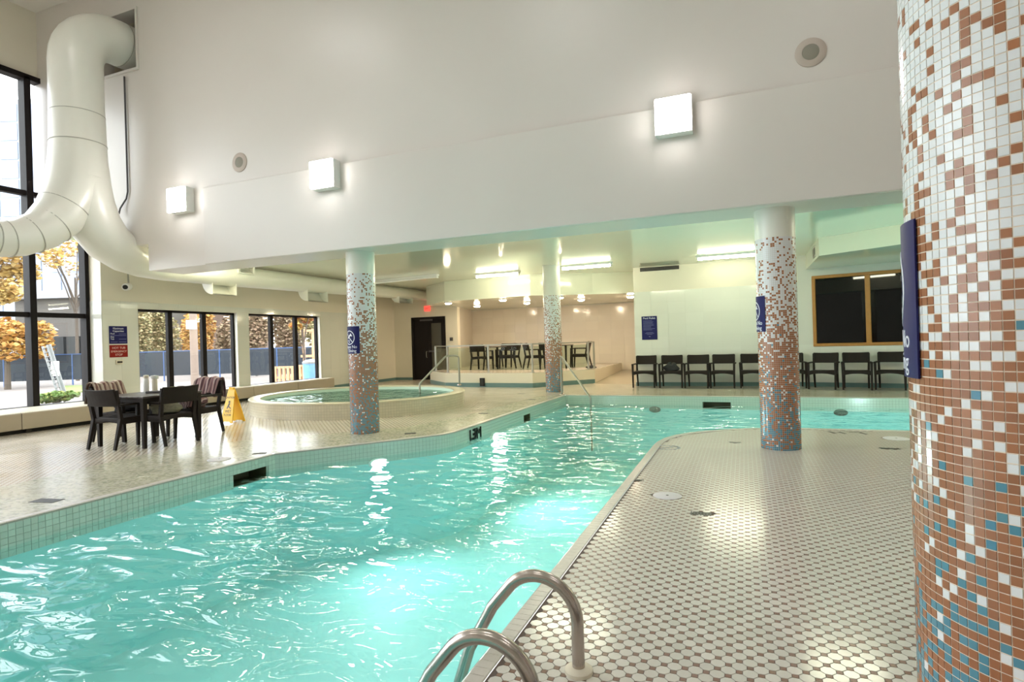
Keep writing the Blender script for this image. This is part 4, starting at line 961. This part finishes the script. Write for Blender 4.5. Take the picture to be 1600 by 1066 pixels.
# wet floor sign
t = thing('wet_floor_sign', 'yellow folding wet floor sign in front of the windows', 'sign', (-8.42, 7.60, 0), math.radians(-2))
for s in (-1, 1):
    tilt = s*math.radians(13); Mx = Matrix.Translation((0, 0, .60)) @ Matrix.Rotation(tilt, 4, 'X')
    w0, w1 = .075, .145; P_ = []
    outl = [(-w0, 0), (w0, 0), (w1, -.60), (w1-.05, -.60), (w1-.07, -.575), (-w1+.07, -.575), (-w1+.05, -.60), (-w1, -.60)]
    vs = [Mx @ Vector((x, -.008, z)) for x, z in outl]+[Mx @ Vector((x, .008, z)) for x, z in outl]; n_ = len(outl)
    lf = MB().add(vs, [list(range(n_)), list(range(n_, 2*n_))[::-1]]+[(i, i+n_, (i+1) % n_+n_, (i+1) % n_) for i in range(n_)]).build('leaf', M['yellow'], t)
    p = MB(); add_text(p, 'CAUTION', 0, -.17, .050); add_text(p, 'WET', 0, -.42, .07); add_text(p, 'FLOOR', 0, -.48, .055)
    ring2(p, 0, -.23, 0, .022, 14); p.add([(-.05, -.35, .001), (-.02, -.35, .001), (.03, -.26, .001), (-.01, -.25, .001)], [(0, 1, 2, 3)]); p.add([(.0, -.30, .001), (.06, -.34, .001), (.055, -.355, .001), (.0, -.325, .001)], [(0, 3, 2, 1)])
    fl = Matrix.Rotation(math.pi if s > 0 else 0, 4, 'Z')
    sgn = -1 if s < 0 else 1
    p.xf(Mx @ Matrix.Translation((0, sgn*.0085, 0)) @ fl @ Matrix.Rotation(math.pi/2, 4, 'X')).build('print', M['dark_ink'], lf)
MB().box(-.05, .05, -.02, .02, .59, .63).build('hinge', M['yellow'], t)

# ------------------------------------------------------------------ platform
PLZ = .40
PP = [(-8.25, 15.15), (-5.42, 14.92), (-4.05, 16.45), (-4.05, 20.49), (-9.90, 20.49), (-9.30, 18.05), (-9.50, 16.40)]
plat = struct(MB().prism(PP, 0, PLZ).build('floor_platform', M['cream'])); plat['label'] = 'raised cream platform for tables behind a railing'
b = MB(); q = offset(PP, .006)
for a_, c_ in ((6, 0), (0, 1), (1, 2)):
    A1, B1, A2, B2 = q[a_], q[c_], PP[a_], PP[c_]; b.prism([A1, B1, B2, A2], 0, .12)
struct(b.build('baseboard_platform', M['teal']))
MB().prism(offset(PP, -.02), PLZ, PLZ+.006).build('platform_floor_tiles', M['octfloor'], plat)
struct(MB().add([(-4.05, 16.2, 0), (-2.69, 16.0, 0), (-2.69, 20.49, .16), (-4.05, 20.49, .16), (-4.05, 20.49, 0), (-2.69, 20.49, 0)], [(0, 1, 2, 3), (3, 2, 5, 4), (0, 3, 4), (1, 5, 2)]).build('floor_ramp', varied('tan_ramp', (.42, .36, .27), (.36, .31, .23), 5, .4)))
rail = thing('guard_rail', 'grey metal guard rail with glass panels along the platform edge', 'railing')
RP = [Vector((-9.30, 16.45, 0)), Vector((-8.22, 15.25, 0)), Vector((-6.83, 15.13, 0)), Vector((-5.44, 15.0, 0)), Vector((-4.22, 16.42, 0)), Vector((-4.13, 16.75, 0))]
for p in RP:
    MB().box(p.x-.025, p.x+.025, p.y-.025, p.y+.025, PLZ, PLZ+.80).box(p.x-.06, p.x+.06, p.y-.05, p.y+.05, PLZ, PLZ+.018).build('post', M['alu'], rail)
for a_, c_ in zip(RP[:-1], RP[1:]):
    up = Vector((0, 0, PLZ+.80)); MB().bar(a_+up, c_+up, .05, .035).build('top_rail', M['alu'], rail)
    d = (c_-a_).normalized(); lo = Vector((0, 0, PLZ+.08)); hi = Vector((0, 0, PLZ+.74))
    if (c_-a_).length > .5:
        n_ = Vector((d.y, -d.x, 0))*.004; A1, B1 = a_+d*.05, c_-d*.05
        vs = [A1+lo-n_, B1+lo-n_, B1+hi-n_, A1+hi-n_, A1+lo+n_, B1+lo+n_, B1+hi+n_, A1+hi+n_]
        MB().add(vs, [(0, 1, 2, 3), (7, 6, 5, 4), (0, 4, 5, 1), (1, 5, 6, 2), (2, 6, 7, 3), (3, 7, 4, 0)]).build('glass_panel', M['rail_glass'], rail)
for s, lab in ((0, 'small dark square table on the platform beside the left chairs'), (1, 'small dark square table on the platform behind the pool corner column')):
    x, y = ((-7.72, 17.40), (-5.40, 17.32))[s]
    t = thing('cafe_table', lab, 'table', (x, y, PLZ+.006)); bevel(MB().box(-.38, .38, -.38, .38, .70, .73).build('top', M['table'], t), .006, 1)
    for sx in (-1, 1):
        for sy in (-1, 1): MB().taper((sx*.34, sy*.34, 0), (sx*.34, sy*.34, .70), .04, .055).build('leg', M['wicker'], t)
G2 = 'armchairs on the platform'; zc = PLZ+.006
chair_at(-7.76, 16.66, math.pi-.10, 'dark wicker armchair on the platform, its back to the railing by the hot tub rail', G2, zc)
chair_at(-7.55, 18.2, .05, 'dark wicker armchair on the platform behind the left cafe table', G2, zc)
chair_at(-7.08, 17.4, -math.pi/2, 'dark wicker armchair on the platform, side-on to the right of the left table', G2, zc)
chair_at(-6.12, 17.05, math.pi/2+.05, 'dark wicker armchair on the platform, side-on to the left of the column', G2, zc)
chair_at(-5.42, 16.55, math.pi, 'dark wicker armchair on the platform, its back to the railing beside the column', G2, zc)
chair_at(-4.74, 17.5, -math.pi/2+.05, 'dark wicker armchair on the platform, side-on between column and railing end', G2, zc)
t = thing('step_light', 'small black box on the platform front wall', 'box', (-7.0, 15.03, .13), -.08); MB().box(-.075, .075, -.02, .02, -.10, .13).build('case', M['black'], t); MB().box(-.055, .055, -.026, -.02, -.07, .10).build('face', M['recess'], t)  # plain dark box that gives no light
tag(blob('dark_shoe', M['dark_cloth'], None, .15, .06, .05, 2, (-4.30, 17.0, PLZ+.035)), 'small dark shoe on the platform floor at the railing end', 'shoe')

# ------------------------------------------------------------------ outdoors
GZ = -.5
gr = struct(MB().add([(-90, -60, GZ), (-12.45, -60, GZ), (-12.45, 95, GZ), (-90, 95, GZ)], [(0, 1, 2, 3)]).build('ground', M['asphalt']))
def gout(x, y): return gz(x, y, GZ)
def fence(p0, p1, label, n_):
    t = thing('site_fence', label, 'fence'); d = (p1-p0); hgt = 1.80
    for i in range(n_):
        a_, c_ = p0+d*(i/n_), p0+d*((i+1)/n_); MB().bar(a_+Vector((0, 0, .25+hgt*.45)), c_+Vector((0, 0, .25+hgt*.45)), .02, hgt-.30, 0).build('mesh_panel', M['mesh_fence'], t)
        MB().bar(a_+Vector((0, 0, hgt)), c_+Vector((0, 0, hgt)), .05, .05).build('top_rail', M['fence_blue'], t); MB().bar(a_, a_+Vector((0, 0, hgt)), .06, .06).build('post', M['fence_blue'], t)
def depth_pt(x, depth): p = at(x, 540, depth); return Vector((p.x, p.y, GZ))
fence(depth_pt(-160, 33), depth_pt(165, 34), 'blue site fence with dark mesh seen through the tall window', 6)
fence(depth_pt(165, 34.5), depth_pt(385, 36), 'blue site fence with dark mesh seen through the window beside the pier', 5)
fence(depth_pt(387, 32), depth_pt(520, 33), 'dark site fence seen through the window behind the hot tub', 3)
def foliage(mb, c, rx, ry, rz_, n_, size, r_, mats=3):
    for k in range(n_):
        while True:
            q = Vector((r_.uniform(-1, 1), r_.uniform(-1, 1), r_.uniform(-1, 1)))
            if q.length < 1: break
        q = Vector((c[0]+q.x*rx, c[1]+q.y*ry, c[2]+q.z*rz_)); R_ = Matrix.Rotation(r_.uniform(0, 6.28), 3, 'Z') @ Matrix.Rotation(r_.uniform(0, 3.14), 3, 'X'); s = size*r_.uniform(.6, 1.3)
        mb.add([q+R_ @ Vector(v) for v in ((-s, 0, 0), (0, -s*.6, 0), (s, 0, 0), (0, s*.6, 0))], [(0, 1, 2, 3)], r_.randrange(mats))
def tree(p, h, crown, kind, label, seed, leaf=.16, n_=2600, branches=7, trunk=.16):
    r_ = random.Random(seed); t = thing('autumn_tree', label, 'tree', p); b_ = MB(); b_.sweep([(0, 0, 0), (.05, 0, h*.35), (-.05, .05, h*.7)], [trunk, trunk*.8, trunk*.4], 8); L = MB(); cs = []
    for k in range(branches):
        a_ = 6.28*k/branches+r_.random(); z0 = h*r_.uniform(.3, .6); e = Vector((crown*.75*math.cos(a_), crown*.75*math.sin(a_), h*r_.uniform(.6, .95)))
        b_.sweep([(0, 0, z0), (e.x*.5, e.y*.5, (z0+e.z)/2+.2), e], [trunk*.4, trunk*.25, .03], 6); cs.append(e)
    cs.append(Vector((0, 0, h*.9))); b_.build('trunk', M['bark'], t, True)
    for e in cs: foliage(L, e, crown*.5, crown*.5, crown*.38, n_//len(cs), leaf, r_)
    stuff(L.build('leaves', LEAF[kind], t)); return t
def hedge(p, rx, ry, h, kind, label, seed, n_=3500, leaf=.17):
    r_ = random.Random(seed); t = thing('autumn_shrub', label, 'shrub', p); L = MB(); b_ = MB()
    for k in range(6):
        a_ = r_.random()*6.28; e = Vector((rx*.6*math.cos(a_), ry*.6*math.sin(a_), h*.7)); b_.sweep([(0, 0, 0), e*.5, e], [.06, .04, .02], 6)
    for k in range(9): foliage(L, (r_.uniform(-.6, .6)*rx, r_.uniform(-.6, .6)*ry, h*r_.uniform(.35, .72)), rx*.55, ry*.55, h*.30, n_//9, leaf, r_)
    b_.build('stems', M['bark'], t, True); stuff(L.build('leaves', LEAF[kind], t)); return t
tree(depth_pt(-14, 36), 9.5, 2.1, 'yellow', 'tall yellow autumn tree beyond the fence, seen in the tall window', 1, .2, 3400)
tree(depth_pt(10, 31), 3.6, 1.7, 'orange', 'low orange autumn tree before the fence, seen in the tall window', 2, .16, 2600)
tree(depth_pt(120, 39), 10.0, 1.8, 'yellow', 'sparse yellow branching tree seen in the tall window next to the pier', 3, .14, 900, 9, .12)
for x, d, k, h, lab, sd in ((205, 41, 'hedge', 6.2, 'mottled olive shrub mass behind the blue fence beside the pier', 4), (254, 44, 'hedge', 6.0, 'tall olive autumn shrub left of the wooden pole', 5), (312, 41, 'orange', 4.9, 'rusty autumn shrub behind the wooden pole', 6), (360, 45, 'brown', 5.6, 'brown shrub behind the fence at the window end', 7),
                        (400, 38, 'brown', 6.0, 'brown hedge seen in the window behind the hot tub, nearest the white pier strip', 8), (448, 42, 'brown', 6.2, 'brown hedge seen behind the leaning pallet', 9), (500, 38, 'hedge', 6.5, 'olive hedge seen at the blue barrel side of the window', 10)):
    hedge(depth_pt(x, d), 1.25, 1.1, h, k, lab, sd, 9000, .115)
tree(depth_pt(474, 27), 3.9, .55, 'red', 'slim red and yellow shrub before the dark fence', 11, .11, 1100, 5, .06)
# wooden pole with notice
p = depth_pt(303, 29.5); t = thing('utility_pole', 'pale wooden pole with a white notice seen through the window beside the pier', 'pole', p); MB().sweep([(0, 0, 0), (0, 0, 5.5)], [.19, .17], 14).build('shaft', varied('pale_wood', (.22, .165, .13), (.18, .135, .11), 6, .9), t, True)
q = (Vector((0, 0, 0))-Vector((p.x, p.y, 0))).normalized(); rz = math.atan2(q.y, q.x); MB().box(.19, .22, -.32, .16, 2.9, 3.35, 0, Matrix.Rotation(rz, 4, 'Z')).build('notice', M['white'], t)
# leaning perforated post with shrub
pb = gout(99, 628); t = thing('leaning_post', 'leaning perforated galvanised post seen through the tall window', 'post', pb)
side = RT.copy(); top_ = side*(-.62)+Vector((0, 0, 2.15)); d = top_.normalized(); s_ = d.cross(FW).normalized()
for e in (-.10, .10): MB().bar(s_*e, s_*e+top_, .035, .09, 0, FW).build('rail', M['galv'], t)
for k in range(13): MB().bar(top_*((k+.5)/13)-s_*.09, top_*((k+.5)/13)+s_*.09, .02, .085, 0, FW).build('web', M['galv'], t)
MB().bar(-s_*.10+FW*.03, -s_*.10+FW*.03+top_, .02, .20, 0, s_).build('back_plate', M['galv'], t)
o = MB().box(-.42, -.12, -.01, .01, 1.0, 1.55).build('notice', M['white'], t); o.rotation_euler = (0, 0, YAW)
hedge(pb+Vector((.35, -.45, 0)), .6, .5, .5, 'green', 'low yellow-green shrub around the foot of the leaning post', 12, 1500, .08)
gs = MB(); a1, a2, a3, a4 = depth_pt(88, 27), depth_pt(165, 27), depth_pt(165, 32.5), depth_pt(100, 32.5); gs.prism([(v.x, v.y) for v in (a1, a2, a3, a4)], GZ, GZ+.04); tag(gs.build('grass_strip', M['grass']), 'green grass strip before the fence in the tall window', 'grass')
# dark building, lamp post, tower
def bld(x0, x1, dep, thick, h, name, label, m):
    p0, p1 = depth_pt(x0, dep), depth_pt(x1, dep); t = thing(name, label, 'building', (0, 0, 0)); dd = FW*thick
    MB().prism([(p0.x, p0.y), (p1.x, p1.y), (p1.x+dd.x, p1.y+dd.y), (p0.x+dd.x, p0.y+dd.y)], GZ, h).build('walls', m, t); return t, p0, p1
t, p0, p1 = bld(25, 205, 52, 12, 7.0, 'low_building', 'low dark concrete building behind the fence, seen in the tall window', M['concrete'])
MB().bar(p0+Vector((0, 0, 7.2))-FW*.4, p1+Vector((0, 0, 7.2))-FW*.4, .5, .7).build('parapet', varied('pale_parapet', (.25, .25, .26), (.2, .2, .21), 1, .8), t)
for k in range(5): q = p0.lerp(p1, .35+.13*k)-FW*.05; MB().bar(q+Vector((0, 0, 1.0)), q+Vector((0, 0, 3.4)), 2.0, .1, 0, FW).build('window', M['dark_glass'], t)
t, p0, p1 = bld(-330, 132, 78, 20, 36, 'glass_tower', 'pale glass office tower rising behind the yellow trees', M['tower'])
dirx = (p1-p0).normalized(); Lw = (p1-p0).length; nx_, nz_ = 15, 14; cw, ch = Lw/nx_, 36/nz_; rzt = math.atan2(dirx.y, dirx.x)
pm = MB().box(-cw/2+.16, cw/2-.16, -.08, .08, -ch/2+.12, ch/2-.12).mesh('window', obj_random(M['tower_glass'], (.22, .25, .32), (.16, .19, .26)))
for i in range(nx_):
    for j in range(nz_): q = p0+dirx*(i+.5)*cw-FW*.04; link('window', pm, t, (q.x, q.y, GZ+(j+.5)*ch), (0, 0, rzt))
t, p0, p1 = bld(318, 372, 60, 8, 6.6, 'brick_building', 'brownish building with a grey roof behind the shrubs', varied('brown_brick', (.13, .085, .065), (.10, .07, .055), 2, .9)); MB().bar(p0+Vector((0, 0, 6.7))-FW*.3, p1+Vector((0, 0, 6.7))-FW*.3, .6, 1.0).build('roof_edge', M['concrete'], t)
p = depth_pt(83, 40); t = thing('street_lamp', 'dark street lamp with a round cap before the low building', 'lamp', p); MB().sweep([(0, 0, 0), (0, 0, 3.2)], .05, 8).build('pole', M['dark_grey'], t); MB().lathe([(.1, 3.2), (.14, 3.5), (.36, 3.52), (.05, 3.75), (0, 3.76)], n=16).build('cap', M['galv'], t, True)
def pallet(p, rz, label):
    t = thing('wood_pallet', label, 'pallet', p, rz)
    for k in range(7): MB().box(-.60+k*.185, -.60+k*.185+.10, -.09, -.07, 0, 1.0).build('slat', M['pallet'], t)
    for z in (.03, .47, .91): MB().box(-.60, .61, -.07, .02, z, z+.09).build('stringer', M['pallet'], t)
    for k in range(7): MB().box(-.60+k*.185, -.60+k*.185+.10, .02, .04, 0, 1.0).build('slat', M['pallet'], t)
p = gout(443, 584); p = depth_pt(443, 25); pallet(p, YAW, 'wooden pallet standing on edge seen through the window behind the hot tub')
p = depth_pt(480, 26.6); pallet(p, YAW+1.1, 'wooden pallet turned sideways beside the blue barrel')
p = depth_pt(486, 21); t = thing('plastic_barrel', 'tall blue plastic bin seen at the edge of the window behind the hot tub', 'bin', p); MB().lathe([(0, 0), (.26, 0), (.28, .1), (.30, 1.15), (.32, 1.2)], n=20).build('body', M['barrel'], t, True); MB().lathe([(.33, 1.2), (.33, 1.26), (.2, 1.34), (0, 1.36)], n=20).build('lid', M['galv'], t, True)
p = depth_pt(486, 28.5); t = thing('timber_gate', 'weathered timber gate post frame beside the blue bin', 'gate', p, YAW)
for x in (-.35, .1, .45): MB().box(x-.05, x+.05, -.05, .05, 0, 2.7).build('post', M['pallet'], t)
for z in (1.3, 2.55): MB().box(-.5, .55, -.08, -.05, z, z+.12).build('rail', M['pallet'], t)
